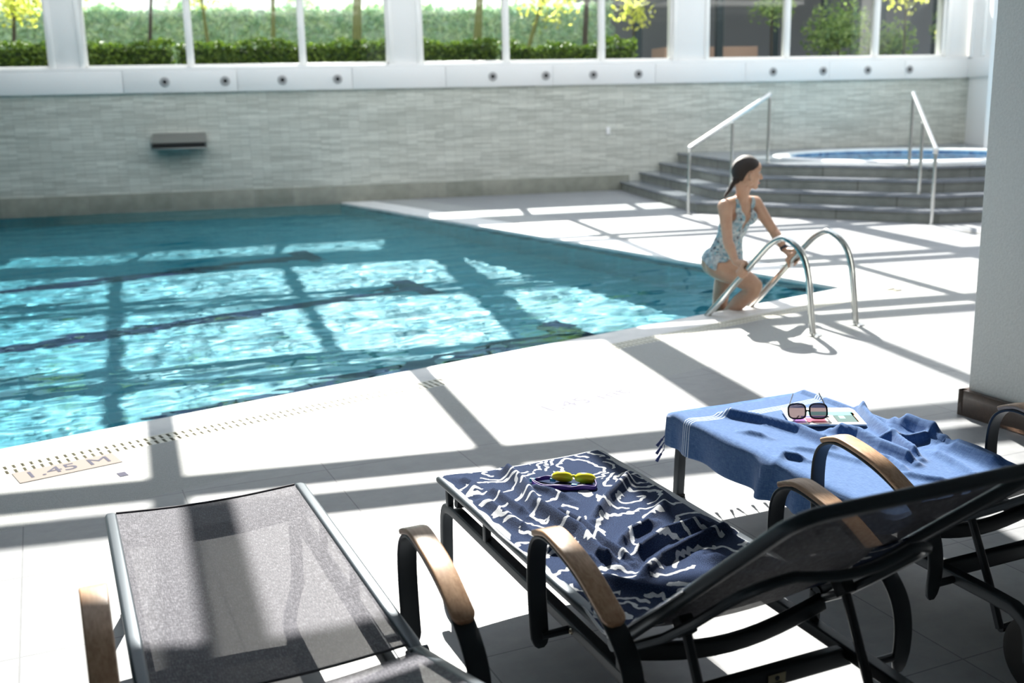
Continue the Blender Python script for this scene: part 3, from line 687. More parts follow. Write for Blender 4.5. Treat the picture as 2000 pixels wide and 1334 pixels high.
for i, (s_, d_, z_, r_, mt, c_, lab) in enumerate([(15.0, 3.0, 2.75, .75, 'leaf_mid', 1500, 'large green shrub behind the second light of the right window bay'), (16.3, 3.1, 2.55, .55, 'leaf_mid', 900, 'rounded green shrub left of the last mullion, lower than its neighbour'),
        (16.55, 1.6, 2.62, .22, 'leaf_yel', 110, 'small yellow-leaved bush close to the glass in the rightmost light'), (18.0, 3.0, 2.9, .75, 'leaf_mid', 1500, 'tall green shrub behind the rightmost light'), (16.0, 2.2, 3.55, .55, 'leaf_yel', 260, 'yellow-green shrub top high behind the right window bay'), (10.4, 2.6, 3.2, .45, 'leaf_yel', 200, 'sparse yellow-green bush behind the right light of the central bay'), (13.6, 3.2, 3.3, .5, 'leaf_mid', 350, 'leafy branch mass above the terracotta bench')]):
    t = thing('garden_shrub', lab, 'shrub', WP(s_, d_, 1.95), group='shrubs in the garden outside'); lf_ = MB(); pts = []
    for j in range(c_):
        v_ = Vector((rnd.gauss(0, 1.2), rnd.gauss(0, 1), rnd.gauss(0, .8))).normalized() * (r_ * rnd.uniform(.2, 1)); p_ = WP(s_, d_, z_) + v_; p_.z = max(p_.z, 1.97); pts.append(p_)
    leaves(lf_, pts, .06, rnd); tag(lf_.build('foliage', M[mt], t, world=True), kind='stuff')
    a = MB(); a.tube([WP(s_, d_, 1.93), WP(s_ + .03, d_, 2.3), WP(s_, d_, z_)], .02, 7); a.build('stem', M['bark'], t, world=True)
# ------------------------------------------------------------------ sun loungers
LW = .59; HY = -1.135; HZ = .335
def bmirror(x, s): return x if s < 0 else LW - x
def make_lounger(th, L=.77):
    ct, st = math.cos(th), math.sin(th)
    def BK(x, t, o=0): return Vector((x, HY - ct * t + st * -o * -1 * 0 - st * o * 0 - o * -st * 0 - o * 0, HZ + st * t)) + Vector((0, -st, -ct)) * o * 1.0     # o = below the back plane
    t_ = thing('sun_lounger', 'x', 'sun lounger')
    # seat rails
    for s in (-1, 1):
        a = MB(); x = bmirror(.014, s)
        a.sweep([(x, .03, .333), (x, .0, .337), (x, -1.10, .337), (x, -1.13, .333)], rrect(.034, .024, .009), side=(1, 0, 0), scale=[.75, 1, 1, .9])
        a.build('side_rail', M['rail_metal'], t_, smooth=True)
    # lower beam with foot leg in one bent bar
    for s in (-1, 1):
        x = bmirror(.034, s); a = MB()
        P = crom([(x, .052, 0), (x, .045, .10), (x, .038, .19), (x, .020, .232), (x, -.02, .246), (x, -.10, .248)], 5) + [Vector((x, -1.15, .240)), Vector((x, -1.42, .236))] + crom([(x, -1.50, .232), (x, -1.55, .20), (x, -1.565, .11)], 4)
        a.sweep(P, rrect(.036, .040, .007), side=(1, 0, 0), scale=[(1, .82)] * len(P)); lg_ = a.build('leg_beam', M['dark_metal'], t_, smooth=True)
        a = MB(); a.box((x, .052, .006), (.040, .040, .012)); a.build('foot_cap', M['rubber'], lg_, bevel=.003)
        for y in (-.91, -1.20):
            a = MB(); a.lathe([(0, .004), (.006, .004), (.008, 0), (0, -.001)][::-1], c=(x + s * .0185, y + .02, .240), n=12, M=Matrix.Rotation(s * PI / 2, 3, 'Y')); a.build('bolt', M['bolt'], lg_, smooth=True)
        for y in (-.02, -.33, -.66, -1.12):
            a = MB(); a.box((bmirror(.026, s), y, .293), (.020, .024, .078)); a.build('spacer', M['dark_metal'], t_, bevel=.004)
    # cross bars
    def bow(y, z, sag, nm, w_=.026, h_=.042):
        a = MB(); P = [Vector((.03 + (LW - .06) * i / 12, y, z - sag * math.sin(PI * i / 12))) for i in range(13)]
        a.sweep(P, rrect(w_, h_, .008), side=(0, 1, 0)); return a.build(nm, M['dark_metal'], t_, smooth=True)
    bow(-1.15, .315, .045, 'bowed_cross_bar'); bow(-.07, .290, .02, 'foot_cross_bar'); bow(-1.245, .225, 0, 'rear_cross_bar', .03, .048)
    # seat sling
    def sling(nm, f0, f1, sagd):
        a = MB(); nx, ny = 12, 24; vs = []
        for j in range(ny + 1):
            for i in range(nx + 1):
                u, v = i / nx, j / ny; p = f0(.028 + (LW - .056) * u, v) + f1 * (-sagd * math.sin(PI * u)); vs.append(p)
        up = len(vs); vs2 = [v - f1 * .0015 for v in vs]
        fs = [(j * (nx + 1) + i, j * (nx + 1) + i + 1, (j + 1) * (nx + 1) + i + 1, (j + 1) * (nx + 1) + i) for j in range(ny) for i in range(nx)]
        a.add(vs, fs); return a.build(nm, M['sling'], t_, smooth=True)
    sg = sling('seat_sling', lambda x, v: Vector((x, .015 - 1.125 * v, .343)), Vector((0, 0, 1)), .012)
    for y in (.016, -1.11):
        a = MB(); P = [Vector((.03 + (LW - .06) * i / 10, y, .3445 - .012 * math.sin(PI * i / 10))) for i in range(11)]; a.tube(P, .0035, 8, side=(0, 1, 0)); a.build('hem', M['sling_hem'], sg, smooth=True)
    nb = Vector((0, st, ct))
    sb_ = sling('back_sling', lambda x, v: BK(x, .035 + (L - .045) * v, -.012), nb, .02)
    # back frame : two rails and a top bar
    a = MB(); r_ = .05
    P = [BK(.014, .0), BK(.014, .05)] + [BK(.014, L - r_)] + [BK(.014 + r_ * (1 - math.cos(R(q))), L - r_ + r_ * math.sin(R(q))) for q in (22, 45, 68, 90)]
    P2 = [Vector((LW - p.x, p.y, p.z)) for p in P[::-1]]
    a.sweep(P + P2, rrect(.026, .030, .009), side=nb); a.build('back_frame', M['rail_metal'], t_, smooth=True)
    # inner support loop below the back
    a = MB(); r_ = .09; x0 = .075; tt = .50
    P = [BK(.03, .01, .02), BK(x0 - .02, .12, .035), BK(x0 - .01, .25, .04)] + [BK(x0 - .01 + r_ * (1 - math.cos(R(q))), tt - r_ + r_ * math.sin(R(q)), .04) for q in (0, 22, 45, 68, 90)]
    P2 = [Vector((LW - p.x, p.y, p.z)) for p in P[::-1]]; mid = [P[-1] + (P2[0] - P[-1]) * (i / 6) - nb * .02 * math.sin(PI * i / 6) for i in range(1, 6)]
    a.tube(P + mid + P2, .011, 10, side=nb); a.build('back_support', M['rail_metal'], t_, smooth=True)
    # struts
    for s in (-1, 1):
        x = bmirror(.085, s); a = MB(); p0 = BK(x, .17, .035); a.tube([p0, Vector((x, -1.375, .235)), Vector((x, -1.42, .125))], .011, 10, side=(1, 0, 0)); a.build('strut', M['dark_metal'], t_, smooth=True)
        a = MB(); a.box(BK(x, .17, .028), (.034, .04, .04), Matrix.Rotation(-th, 3, 'X')); a.build('strut_bracket', M['dark_metal'], t_, bevel=.004)
    a = MB(); a.tube([(.085, -1.42, .125), (LW - .085, -1.42, .125)], .011, 10, side=(0, 0, 1)); a.build('strut_foot', M['dark_metal'], t_, smooth=True)
    # hinge lugs
    for s in (-1, 1):
        a = MB(); a.lathe([(0, -.022), (.016, -.022), (.016, .022), (0, .022)], c=(bmirror(.012, s), HY, HZ - .004), n=16, M=Matrix.Rotation(PI / 2, 3, 'Y')); a.build('hinge', M['rail_metal'], t_, smooth=True)
    # arms : steel strap plus wooden rest
    for s in (-1, 1):
        x = bmirror(-.058, s); yz = [(-.905, .205), (-.895, .30), (-.888, .42), (-.900, .497), (-.940, .538), (-1.01, .549), (-1.14, .523), (-1.26, .472), (-1.335, .412), (-1.360, .33), (-1.352, .195)]
        P = crom([(x, y + .035, z - (.028 if z > .25 else 0)) for y, z in yz], 6)
        sc_ = [(min(1, .35 + .65 * math.sqrt(min(1, i / 3)), .35 + .65 * math.sqrt(min(1, (len(P) - 1 - i) / 3))), 1) for i in range(len(P))]
        a = MB(); a.sweep(P, rrect(.050, .010, .0045, 3), side=(1, 0, 0), scale=sc_); ar = a.build('arm_strap', M['dark_metal'], t_, smooth=True)
        up_ = crom([(x, y + .035, z - .028) for y, z in [(-.925, .543), (-.96, .557), (-1.01, .563), (-1.14, .538), (-1.25, .490), (-1.285, .472)]], 6)
        n_ = len(up_); sc_ = []
        for i in range(n_):
            e_ = (n_ - 1 - i); sc_.append((min(1.0, .45 + .55 * math.sqrt(min(1, e_ / 4))) * (1.0 - .10 * i / n_) * (1 if i else .97), 1))
        a = MB(); a.sweep(up_, rrect(.058, .015, .005, 3), side=(1, 0, 0), scale=sc_); a.build('armrest', M['teak'], t_, smooth=True)
        for y, z in ((-.87, .235), (-1.317, .235)):
            a = MB(); xa = bmirror(-.054, s); xb = bmirror(.018, s); a.tube([(xa, y, z), (xb, y, z)], .010, 10, side=(0, 0, 1)); a.build('arm_mount', M['dark_metal'], t_, smooth=True)
    # wheels
    for s in (-1, 1):
        x = bmirror(.075, s); a = MB(); a.lathe([(0, -.010), (.085, -.010), (.095, -.014), (.108, -.013), (.112, 0), (.108, .013), (.095, .014), (.085, .010), (0, .010)], c=(x, -1.56, .112), n=40, M=Matrix.Rotation(PI / 2, 3, 'Y'))
        w_ = a.build('wheel', M['rubber'], t_, smooth=True); a = MB(); a.lathe([(0, -.016), (.02, -.016), (.02, .016), (0, .016)], c=(x, -1.56, .112), n=20, M=Matrix.Rotation(PI / 2, 3, 'Y')); a.build('hub', M['dark_metal'], w_, smooth=True)
    a = MB(); a.tube([(.03, -1.56, .112), (LW - .03, -1.56, .112)], .009, 10, side=(0, 0, 1)); a.build('axle', M['dark_metal'], t_, smooth=True)
    return t_
M['sling_hem'] = mat('sling_hem', (.10, .10, .12), .7)
LP = [(.062, 3.155), (1.045, 3.005), (2.09, 3.245)]
l1 = make_lounger(R(16)); l1.location = (*LP[0], 0); tag(l1, 'empty grey mesh sun lounger with a nearly flat back, leftmost of the three', 'sun lounger', 'sun loungers beside the pool')
l2 = make_lounger(R(40.5)); l2.location = (*LP[1], 0); tag(l2, 'middle sun lounger with raised back, under the navy towel with white squiggles', 'sun lounger', 'sun loungers beside the pool')
l3 = make_lounger(R(33)); l3.location = (*LP[2], 0); tag(l3, 'rightmost sun lounger with raised back, under the plain blue fringed towel', 'sun lounger', 'sun loungers beside the pool')
# maker's badge on the middle lounger
bd = MB(); bd.box((.345, -1.262, .222), (.048, .0016, .028)); bo = bd.build('badge', mat('brass_badge', (.55, .50, .33), .35, .6), l2)
bd = MB(); bd.lathe([(0, 0), (.006, 0), (.006, .001), (0, .001)], c=(.345, -1.2635, .226), n=14, M=Matrix.Rotation(PI / 2, 3, 'X')); bd.box((.345, -1.2635, .214), (.026, .001, .003)); bd.build('emblem', M['dark_metal'], bo)
# ------------------------------------------------------------------ towels
def polyd(x, y, pl):
    best = 9; 
    for (ax, ay), (bx, by) in zip(pl[:-1], pl[1:]):
        dx, dy = bx - ax, by - ay; t_ = max(0, min(1, ((x - ax) * dx + (y - ay) * dy) / (dx * dx + dy * dy + 1e-9)))
        best = min(best, math.hypot(x - ax - t_ * dx, y - ay - t_ * dy))
    return best
def folds(x, y, ridges):
    h = 0
    for pl, A_, w_ in ridges:
        ex = min(math.hypot(x - pl[0][0], y - pl[0][1]), math.hypot(x - pl[-1][0], y - pl[-1][1]))
        d_ = polyd(x, y, pl)
        if d_ < 4 * w_:
            g_ = math.exp(-(d_ / (w_ * .85)) ** 2); fade = min(1, ex / .05 + .25); h = max(h, A_ * g_ * fade) + .25 * min(h, A_ * g_ * fade)
    h *= 1.35
    return h
def cloth(name, lw, fn, nu, nv, mt, thick, label, cat, group=None):
    vs = []; uv = []
    for j in range(nv + 1):
        for i in range(nu + 1):
            p, q = fn(i / nu, j / nv); vs.append(p); uv.append(q)
    fs = [(j * (nu + 1) + i, j * (nu + 1) + i + 1, (j + 1) * (nu + 1) + i + 1, (j + 1) * (nu + 1) + i) for j in range(nv) for i in range(nu)]
    me = bpy.data.meshes.new(name); me.from_pydata(vs, [], fs); l_ = me.uv_layers.new(name='UVMap')
    for lp in me.loops: l_.data[lp.index].uv = uv[lp.vertex_index]
    o = link(name, me, mt, None, True); o.location = (*lw, 0)
    m_ = o.modifiers.new('thickness', 'SOLIDIFY'); m_.thickness = thick; m_.offset = 1
    return tag(o, label, cat, group)
TH = R(40.5); TH3 = R(33)
def along(v_, x, base):   # v_: distance from foot (negative = hanging over the foot)
    if v_ < 1.10: return Vector((x, .015 - v_, base)), Vector((0, 0, 1))
    k = min(1, (v_ - 1.10) / .10); th = TH * k * k * (3 - 2 * k)
    if v_ < 1.20: return Vector((x, .015 - 1.10 - (v_ - 1.10) * .95, base + .035 * k * k)), Vector((0, math.sin(th), math.cos(th)))
    t_ = v_ - 1.20; return Vector((x, -1.18 - t_ * math.cos(TH), base + .035 + t_ * math.sin(TH))), Vector((0, math.sin(TH), math.cos(TH)))
RG2 = [([(0.21, -0.031), (0.207, -0.182), (0.169, -0.371), (0.18, -0.518), (0.19, -0.611), (0.166, -0.762), (0.186, -0.823)], .032, .024),
 ([(0.53, -0.29), (0.371, -0.424), (0.282, -0.524)], .030, .022), ([(0.195, -0.417), (0.225, -0.556), (0.217, -0.71), (0.228, -0.819)], .024, .018),
 ([(0.422, -0.611), (0.312, -0.658), (0.243, -0.721)], .022, .018), ([(0.54, -0.702), (0.389, -0.712), (0.287, -0.77), (0.242, -0.8)], .028, .020),
 ([(0.047, -0.259), (0.059, -0.411), (0.071, -0.536)], .018, .02), ([(0.10, -0.169), (0.11, -0.30), (.12, -.42)], .018, .018),
 ([(0.58, -0.756), (0.407, -0.797), (0.294, -0.843), (0.2, -0.911)], .024, .020), ([(0.217, -0.187), (0.267, -0.267), (.29, -.36)], .014, .018),
 ([(0.042, -0.647), (0.111, -0.682), (0.145, -0.802)], .018, .018), ([(0.56, -0.422), (0.50, -0.53), (.40, -.60)], .014, .02), ([(.42, -.86), (.44, -.95), (.50, -1.06)], .018, .025), ([(.10, -.85), (.17, -.95), (.28, -1.06)], .016, .025), ([(.05, -.04), (.07, -.12), (.04, -.2)], .014, .02)]
M['t2'] = mat('navy_terry_with_squiggles', (.02, .05, .15), .95)
n = NT(M['t2']); n.b.inputs['Sheen Weight'].default_value = .08; n.b.inputs['Specular IOR Level'].default_value = .1
uvc = n.coord('UV'); at_ = n.n('Attribute'); at_.attribute_name = 'squiggle'; ln = n.ramp(at_.outputs['Fac'], [(.44, (0, 0, 0)), (.56, (1, 1, 1))])
sp = n.noise(uvc, 420, 2, .8)
navy = n.ramp(sp, [(.35, (.006, .010, .038)), (.52, (.014, .033, .092)), (.68, (.065, .11, .23))])
su = n.n('SeparateXYZ'); n.l(uvc, su.inputs[0]); hem = n.math('LESS_THAN', n.math('MINIMUM', su.outputs[0], n.math('MINIMUM', n.math('SUBTRACT', .60, su.outputs[0]), su.outputs[1])), .006)
wht = n.ramp(sp, [(.3, (.50, .55, .62)), (.6, (.82, .84, .87))])
n.col(n.mix(n.math('MAXIMUM', ln, hem), navy, wht)); n.bump(n.math('ADD', sp, n.math('MULTIPLY', ln, .6)), .9, .004)
def squig(x, y):
    # woven wavy lines : even-width level curves of a warped field, broken into open strokes
    def F(x, y):
        wx_ = x + .010 * noise.noise(Vector((x * 58, y * 58, 1.7))) + .012 * noise.noise(Vector((x * 20, y * 20, 4.1))); wy_ = y + .010 * noise.noise(Vector((x * 58, y * 58, 8.2))) + .012 * noise.noise(Vector((x * 20, y * 20, 2.6)))
        return noise.noise(Vector((wx_ * 4.6, wy_ * 6.8, .4))) * 4.1
    f0 = F(x, y); e_ = .0012; gx_ = (F(x + e_, y) - f0) / e_; gy_ = (F(x, y + e_) - f0) / e_; g_ = math.hypot(gx_, gy_) + 9
    k_ = round(f0); d_ = abs(f0 - k_) / g_
    m_ = noise.noise(Vector((x * 11, y * 11, 5 + 3.3 * k_)))
    w_ = .0040 if m_ > -.12 else 0
    return max(0, min(1, .5 + (w_ - d_) / .003)) if w_ else 0
def f2(u, v):
    vv = v * 1.50; x = .004 + .575 * u + .008 * math.sin(vv * 9)
    if vv > .9: x -= .02 * min(1, (vv - .9) / .3) * (1 - u)
    p, nn = along(vv - .0, x, .3475)
    sagz = -.010 * math.sin(PI * u) if vv < 1.15 else -.006
    h = folds(x, .015 - vv, RG2) if vv < 1.2 else 0
    h += .003 * noise.noise(Vector((x * 9, vv * 9, 0))) + .003
    if vv > 1.15: h += .018 * (.5 + noise.noise(Vector((x * 6, vv * 5, 3)))) * min(1, (vv - 1.15) / .1)
    edge = min(u, 1 - u) * .575; h *= min(1, .35 + edge / .04)
    if u < .03: pass
    return p + nn * (h + sagz), (.6 * u, vv)
tw2 = cloth('patterned_towel', LP[1], f2, 240, 560, M['t2'], .004, 'rumpled navy beach towel with white squiggly lines lying on the middle lounger', 'towel')
RG3 = [([(0.138, -0.075), (0.215, -0.229), (0.261, -0.387), (0.254, -0.557)], 0.027, 0.020), ([(0.37, -0.419), (0.391, -0.532), (0.371, -0.665), (0.37, -0.821)], 0.033, 0.018),
 ([(0.60, -0.30), (0.525, -0.448), (0.476, -0.577), (0.428, -0.718), (0.408, -0.798)], 0.033, 0.018), ([(0.421, -0.573), (0.487, -0.656), (0.60, -0.656)], 0.027, 0.016), ([(.60, -.50), (.61, -.60), (.60, -.70)], 0.037, 0.032),
 ([(-.01, -.615), (0.032, -0.578), (0.083, -0.649)], 0.020, 0.016), ([(0.573, -0.748), (0.573, -0.862), (0.563, -0.985)], 0.025, 0.027), ([(0.499, -0.756), (0.472, -0.895), (0.424, -1.032)], 0.015, 0.018),
 ([(0.073, -0.288), (0.126, -0.392)], 0.013, 0.014), ([(0.264, -0.849), (0.303, -0.93), (0.353, -0.995)], 0.013, 0.016), ([(.30, -.62), (.33, -.75), (.30, -.86)], 0.013, 0.014), ([(.12, -.5), (.2, -.62), (.24, -.75)], 0.010, 0.018)]
M['t3'] = mat('blue_cotton_towel', (.05, .12, .28), .9); n = NT(M['t3']); n.b.inputs['Sheen Weight'].default_value = .2; n.b.inputs['Specular IOR Level'].default_value = .1
uvc = n.coord('UV'); su = n.n('SeparateXYZ'); n.l(uvc, su.inputs[0]); yv = su.outputs[1]
st_ = None
for c_ in (.030, .041, .175, .188, .201, .214):
    a_ = n.math('LESS_THAN', n.math('ABSOLUTE', n.math('SUBTRACT', yv, c_)), .0022); st_ = a_ if st_ is None else n.math('MAXIMUM', st_, a_)
wv_ = n.noise(n.mapping(uvc, scale=(40, 260, 1)), 1, 3, .7); wv2 = n.noise(n.mapping(uvc, scale=(260, 40, 1)), 1, 3, .7)
ww = n.math('ADD', n.math('MULTIPLY', wv_, .5), n.math('MULTIPLY', wv2, .5))
blue = n.ramp(ww, [(.35, (.035, .085, .22)), (.5, (.055, .125, .29)), (.65, (.095, .18, .35))])
n.col(n.mix(n.math('MULTIPLY', st_, .8), blue, (.62, .72, .85))); n.bump(ww, .35, .002)
DL = .135
def f3(u, v):
    # u: 0..1 across, including the drop over the left side ; v: 0..1 along, including the drop over the foot
    U = -DL + u * (DL + .618); V = -.085 + v * (1.27 + .085)
    x = max(U, 0) * 1.0; du = max(-U, 0); dv = max(-V, 0); vv = max(V, 0)
    if vv > .75: du *= max(.3, 1 - (vv - .75) * 1.4)
    base = .3505 + (.012 if U > .58 else 0)
    p, nn = along(vv, x - .006, base)
    if V < 0: p.y = .045 + .12 * dv * (1 + du * 4)
    h = (folds(x, .015 - vv, RG3) if vv < 1.2 else .01 * noise.noise(Vector((x * 7, vv * 6, 1)))) + .0025 * noise.noise(Vector((x * 8, vv * 8, 7)))
    h += -.010 * math.sin(PI * min(1, max(0, x / LW)))
    ed = min(1, .25 + max(0, x) / .05); p = p + nn * (h * ed + .002)
    if du > 0:
        wob = .010 * math.sin(vv * 31 + 1.5 * math.sin(vv * 9)) * (du / DL) + (-.03 * math.exp(-((vv - .57) / .045) ** 2)) * (du / DL)
        p.x = -.018 - .05 * min(du, .02) / .02 * .2 + wob; p.z -= du
    if dv > 0: p.z = min(p.z, .347 - dv - du * .55)
    if x > .60: p.z -= (x - .60) * .9
    return p, (U, V + .085)
tw3 = cloth('plain_towel', LP[2], f3, 110, 260, M['t3'], .0022, 'plain blue cotton towel with thin white stripes and tassels draped over the rightmost lounger', 'towel')
M['tassel'] = mat('dark_blue_tassel', (.03, .05, .18), .9)
def tassel(pt, dirv, ln_=.05):
    a = MB(); d_ = Vector(dirv).normalized(); pt = Vector(pt)
    a.tube([pt, pt + d_ * ln_ * .3, pt + d_ * ln_ * .42, pt + d_ * ln_ * .5, pt + d_ * ln_ * .8, pt + d_ * ln_], .0045, 7, scale=[.45, .5, 1.25, .9, 1.3, 1.5]); a.build('tassel', M['tassel'], tw3, smooth=True)
rnd = random.Random(9)
for i in range(14):
    p_, _q = f3((i + .3) / 14, 0); tassel(p_, (rnd.uniform(-.3, .3) - (.5 if i < 3 else 0), .25, -1), .055)
for i in range(10):
    p_, _q = f3(.22 + .078 * i, 1); tassel(p_, (rnd.uniform(-.3, .3), -.5, 1.1 if i % 3 == 0 else .35), .045)
def rest(o, x, y, rad, q=.7):
    hs = sorted((v.co.z for v in o.data.vertices if math.hypot(v.co.x + o.location.x - x, v.co.y + o.location.y - y) < rad)); return hs[int(len(hs) * q)] + .003
# ------------------------------------------------------------------ goggles
gg = thing('swim_goggles', 'yellow-lensed swim goggles with a purple strap lying on the patterned towel', 'goggles', (1.405, 2.775, rest(tw2, 1.39, 2.76, .07, .75) - .002), R(-38))
M['gy'] = mat('yellow_goggle_rubber', (.90, .80, .02), .35); M['gl'] = mat('pale_yellow_lens', (.62, .66, .22), .12); M['gp'] = mat('purple_strap', (.06, .02, .22), .5); M['gt'] = mat('teal_clip', (.03, .42, .45), .4)
for s_, x_ in ((-1, -.036), (1, .036)):
    Mr = Matrix.Rotation(R(-38), 3, 'X') @ Matrix.Diagonal((1.12, .88, 1)).to_3x3()
    a = MB(); a.lathe([(.019, .012), (.024, .014), (.029, .008), (.030, 0), (.027, -.006), (.019, -.008)], c=(x_, .006, .016), n=28, M=Mr); cup = a.build('eye_cup', M['gy'], gg, smooth=True)
    a = MB(); a.lathe([(0, .012), (.012, .0125), (.0205, .010), (.0205, .004), (0, .004)], c=(x_, .006, .016), n=24, M=Mr); a.build('lens', M['gl'], cup, smooth=True)
a = MB(); a.tube(crom([(-.014, .0, .020), (0, .004, .026), (.014, .0, .020)], 5), .0045, 8); a.build('nose_bridge', M['gy'], gg, smooth=True)
for dz, yy in ((.004, 0), (.006, -.012)):
    a = MB(); P = crom([(.066, .002, .012 + dz), (.075, -.022 + yy, .006), (.04, -.034 + yy, .004 + dz), (0, -.038 + yy, .004), (-.04, -.046 + yy, .003 + dz), (-.09, -.040 + yy, .003), (-.125, -.016 + yy, .004 + dz), (-.115, .010, .004), (-.085, .012, .006 + dz), (-.064, .004, .012)], 6)
    a.sweep(P, rrect(.012, .0024, .0008, 2), side=(0, 0, 1)); a.build('strap', M['gp'], gg, smooth=True)
for x_, y_ in ((.010, -.036), (-.066, .004), (-.128, -.010)):
    a = MB(); a.box((x_, y_, .008), (.018, .008, .012)); a.build('strap_clip', M['gt'], gg, bevel=.002)
# ------------------------------------------------------------------ magazine
MG = Vector((2.513, 2.947, rest(tw3, 2.513, 2.947, .13, .96))); ma = math.atan2(-.12, .232)
mgz = thing('magazine', 'glossy magazine with a colourful cover lying on the plain blue towel', 'magazine', MG, ma)
M['paper'] = mat('white_paper', (.80, .80, .78), .35)
a = MB(); a.box((0, 0, .0045), (.262, .205, .007)); a.build('pages', M['paper'], mgz, bevel=.001)
def patch(nm, x, y, w_, h_, c_, z=.0083):
    m_ = mat('print_' + nm, c_, .3); a = MB(); a.box((x, y, z), (w_, h_, .0006)); o = a.build(nm, m_, cov); return o
a = MB(); a.box((0, 0, .0082), (.264, .207, .0006)); cov = a.build('cover', M['paper'], mgz)
patch('printed_photo', .035, .03, .165, .045, (.15, .50, .48), .0087); patch('printed_photo', .075, -.035, .075, .085, (.06, .13, .12), .0087); patch('printed_photo', .022, -.045, .034, .08, (.35, .33, .33), .0087)
patch('printed_photo', -.035, -.055, .07, .055, (.50, .05, .12), .0087); patch('printed_photo', -.095, -.06, .045, .05, (.30, .06, .45), .0087); patch('printed_photo', .118, -.02, .02, .12, (.68, .45, .30), .0087); patch('printed_photo', -.03, -.012, .10, .02, (.07, .07, .30), .0087)
patch('printed_title', .10, .083, .05, .008, (.25, .2, .2), .0087); patch('printed_panel', .065, -.02, .02, .035, (.35, .68, .60), .0092)
# ------------------------------------------------------------------ sunglasses
sgl = thing('sunglasses', 'large black-framed sunglasses with tinted lenses resting on the magazine', 'sunglasses', (2.435, 2.935, MG.z + .009), R(-27))
M['sg'] = mat('glossy_black_frame', (.008, .008, .009), .12); ml = bpy.data.materials.new('tinted_lens'); ml.use_nodes = True; n = NT(ml); n.b.inputs['Base Color'].default_value = (.05, .03, .035, 1); n.b.inputs['Roughness'].default_value = .04
tr_ = n.n('BsdfTransparent'); tr_.inputs[0].default_value = (.55, .48, .50, 1); mx_ = n.n('MixShader'); mx_.inputs[0].default_value = .72; n.l(n.b.outputs[0], mx_.inputs[1]); n.l(tr_.outputs[0], mx_.inputs[2]); n.l(mx_.outputs[0], n.out.inputs[0])
tl_ = Matrix.Rotation(R(-24), 3, 'X')
def sq(x_, w_, h_, k=12, n_=36):
    out = []
    for i in range(n_):
        a_ = 2 * PI * i / n_; c_, s_ = math.cos(a_), math.sin(a_); e_ = 2 / 3.2
        out.append(tl_ @ Vector((x_ + w_ * math.copysign(abs(c_) ** e_, c_), 0, h_ * math.copysign(abs(s_) ** e_, s_))) + Vector((0, 0, .031)))
    return out
for x_ in (-.038, .038):
    P = sq(x_, .031, .027); a = MB(); nP = len(P); a.tube(P + [P[0], P[1]], .0032, 8, side=tl_ @ Vector((0, 1, 0))); rm = a.build('rim', M['sg'], sgl, smooth=True)
    a = MB(); a.add([p for p in P] + [p + tl_ @ Vector((0, .0015, 0)) for p in P], [list(range(nP))[::-1], list(range(nP, 2 * nP))] + [(i, (i + 1) % nP, nP + (i + 1) % nP, nP + i) for i in range(nP)]); a.build('lens', ml, rm)
a = MB(); a.tube(crom([tl_ @ Vector((-.009, 0, -.004)) + Vector((0, 0, .031)), tl_ @ Vector((0, .002, .003)) + Vector((0, 0, .031)), tl_ @ Vector((.009, 0, -.004)) + Vector((0, 0, .031))], 5), .003, 8); a.build('bridge', M['sg'], sgl, smooth=True)
for s_, tip in ((-1, (-.030, .118, .062)), (1, (.062, .105, .068))):
    a = MB(); b_ = tl_ @ Vector((s_ * .069, .002, .008)) + Vector((0, 0, .031)); a.sweep([b_, (b_ + Vector(tip)) / 2 + Vector((0, 0, .0)), Vector(tip)], rrect(.0065, .003, .0012, 2), side=(0, 0, 1)); a.build('temple', M['sg'], sgl, smooth=True)

at2 = tw2.data.attributes.new('squiggle', 'FLOAT', 'POINT'); nv_ = len(tw2.data.vertices); vals = [0.0] * nv_
for j in range(561):
    for i in range(241): vals[j * 241 + i] = squig(.6 * i / 240, 1.5 * j / 560)
at2.data.foreach_set('value', vals)
# ------------------------------------------------------------------ person
LDv = Vector((.975, .223, 0)); LC = Vector((4.66, 5.38, 0))
def PU(u, l, z): return LC + UL * u + LDv * l + Vector((0, 0, z))
FW = -UL
def ell(mb, c, ax, rot=None, n=10):
    vs = []; fs = []
    for j in range(1, n):
        th_ = PI * j / n
        for i in range(2 * n):
            ph = PI * i / n; v = Vector((ax[0] * math.sin(th_) * math.cos(ph), ax[1] * math.sin(th_) * math.sin(ph), ax[2] * math.cos(th_)))
            vs.append((rot @ v if rot is not None else v) + c)
    top = Vector((0, 0, ax[2])); bot = Vector((0, 0, -ax[2])); m_ = 2 * n; vs += [(rot @ top if rot is not None else top) + c, (rot @ bot if rot is not None else bot) + c]
    for j in range(n - 2):
        for i in range(m_): fs.append((j * m_ + i, (j + 1) * m_ + i, (j + 1) * m_ + (i + 1) % m_, j * m_ + (i + 1) % m_))
    T_ = len(vs) - 2
    for i in range(m_): fs.append((T_, i, (i + 1) % m_)); fs.append((T_ + 1, (n - 2) * m_ + (i + 1) % m_, (n - 2) * m_ + i))
    mb.add(vs, fs)
bodyM = MB()
ROTB = Matrix((tuple(FW), tuple(LDv), (0, 0, 1))).transposed()      # local x forward, y to her left, z up
def chain(pts, step=.012, n=8):
    """pts: list of (P, (forward radius, lateral radius, up radius)) ; dense ellipsoids in between"""
    for (a, ra), (b, rb) in zip(pts[:-1], pts[1:]):
        k = max(1, int((b - a).length / step))
        for i in range(k + 1):
            t_ = i / k; ell(bodyM, a.lerp(b, t_), [x + (y - x) * t_ for x, y in zip(ra, rb)], ROTB, n)
def limb(pts, step=.010, n=8):
    chain([(p, (r_, r_, r_)) for p, r_ in pts], step, n)
lc = .03
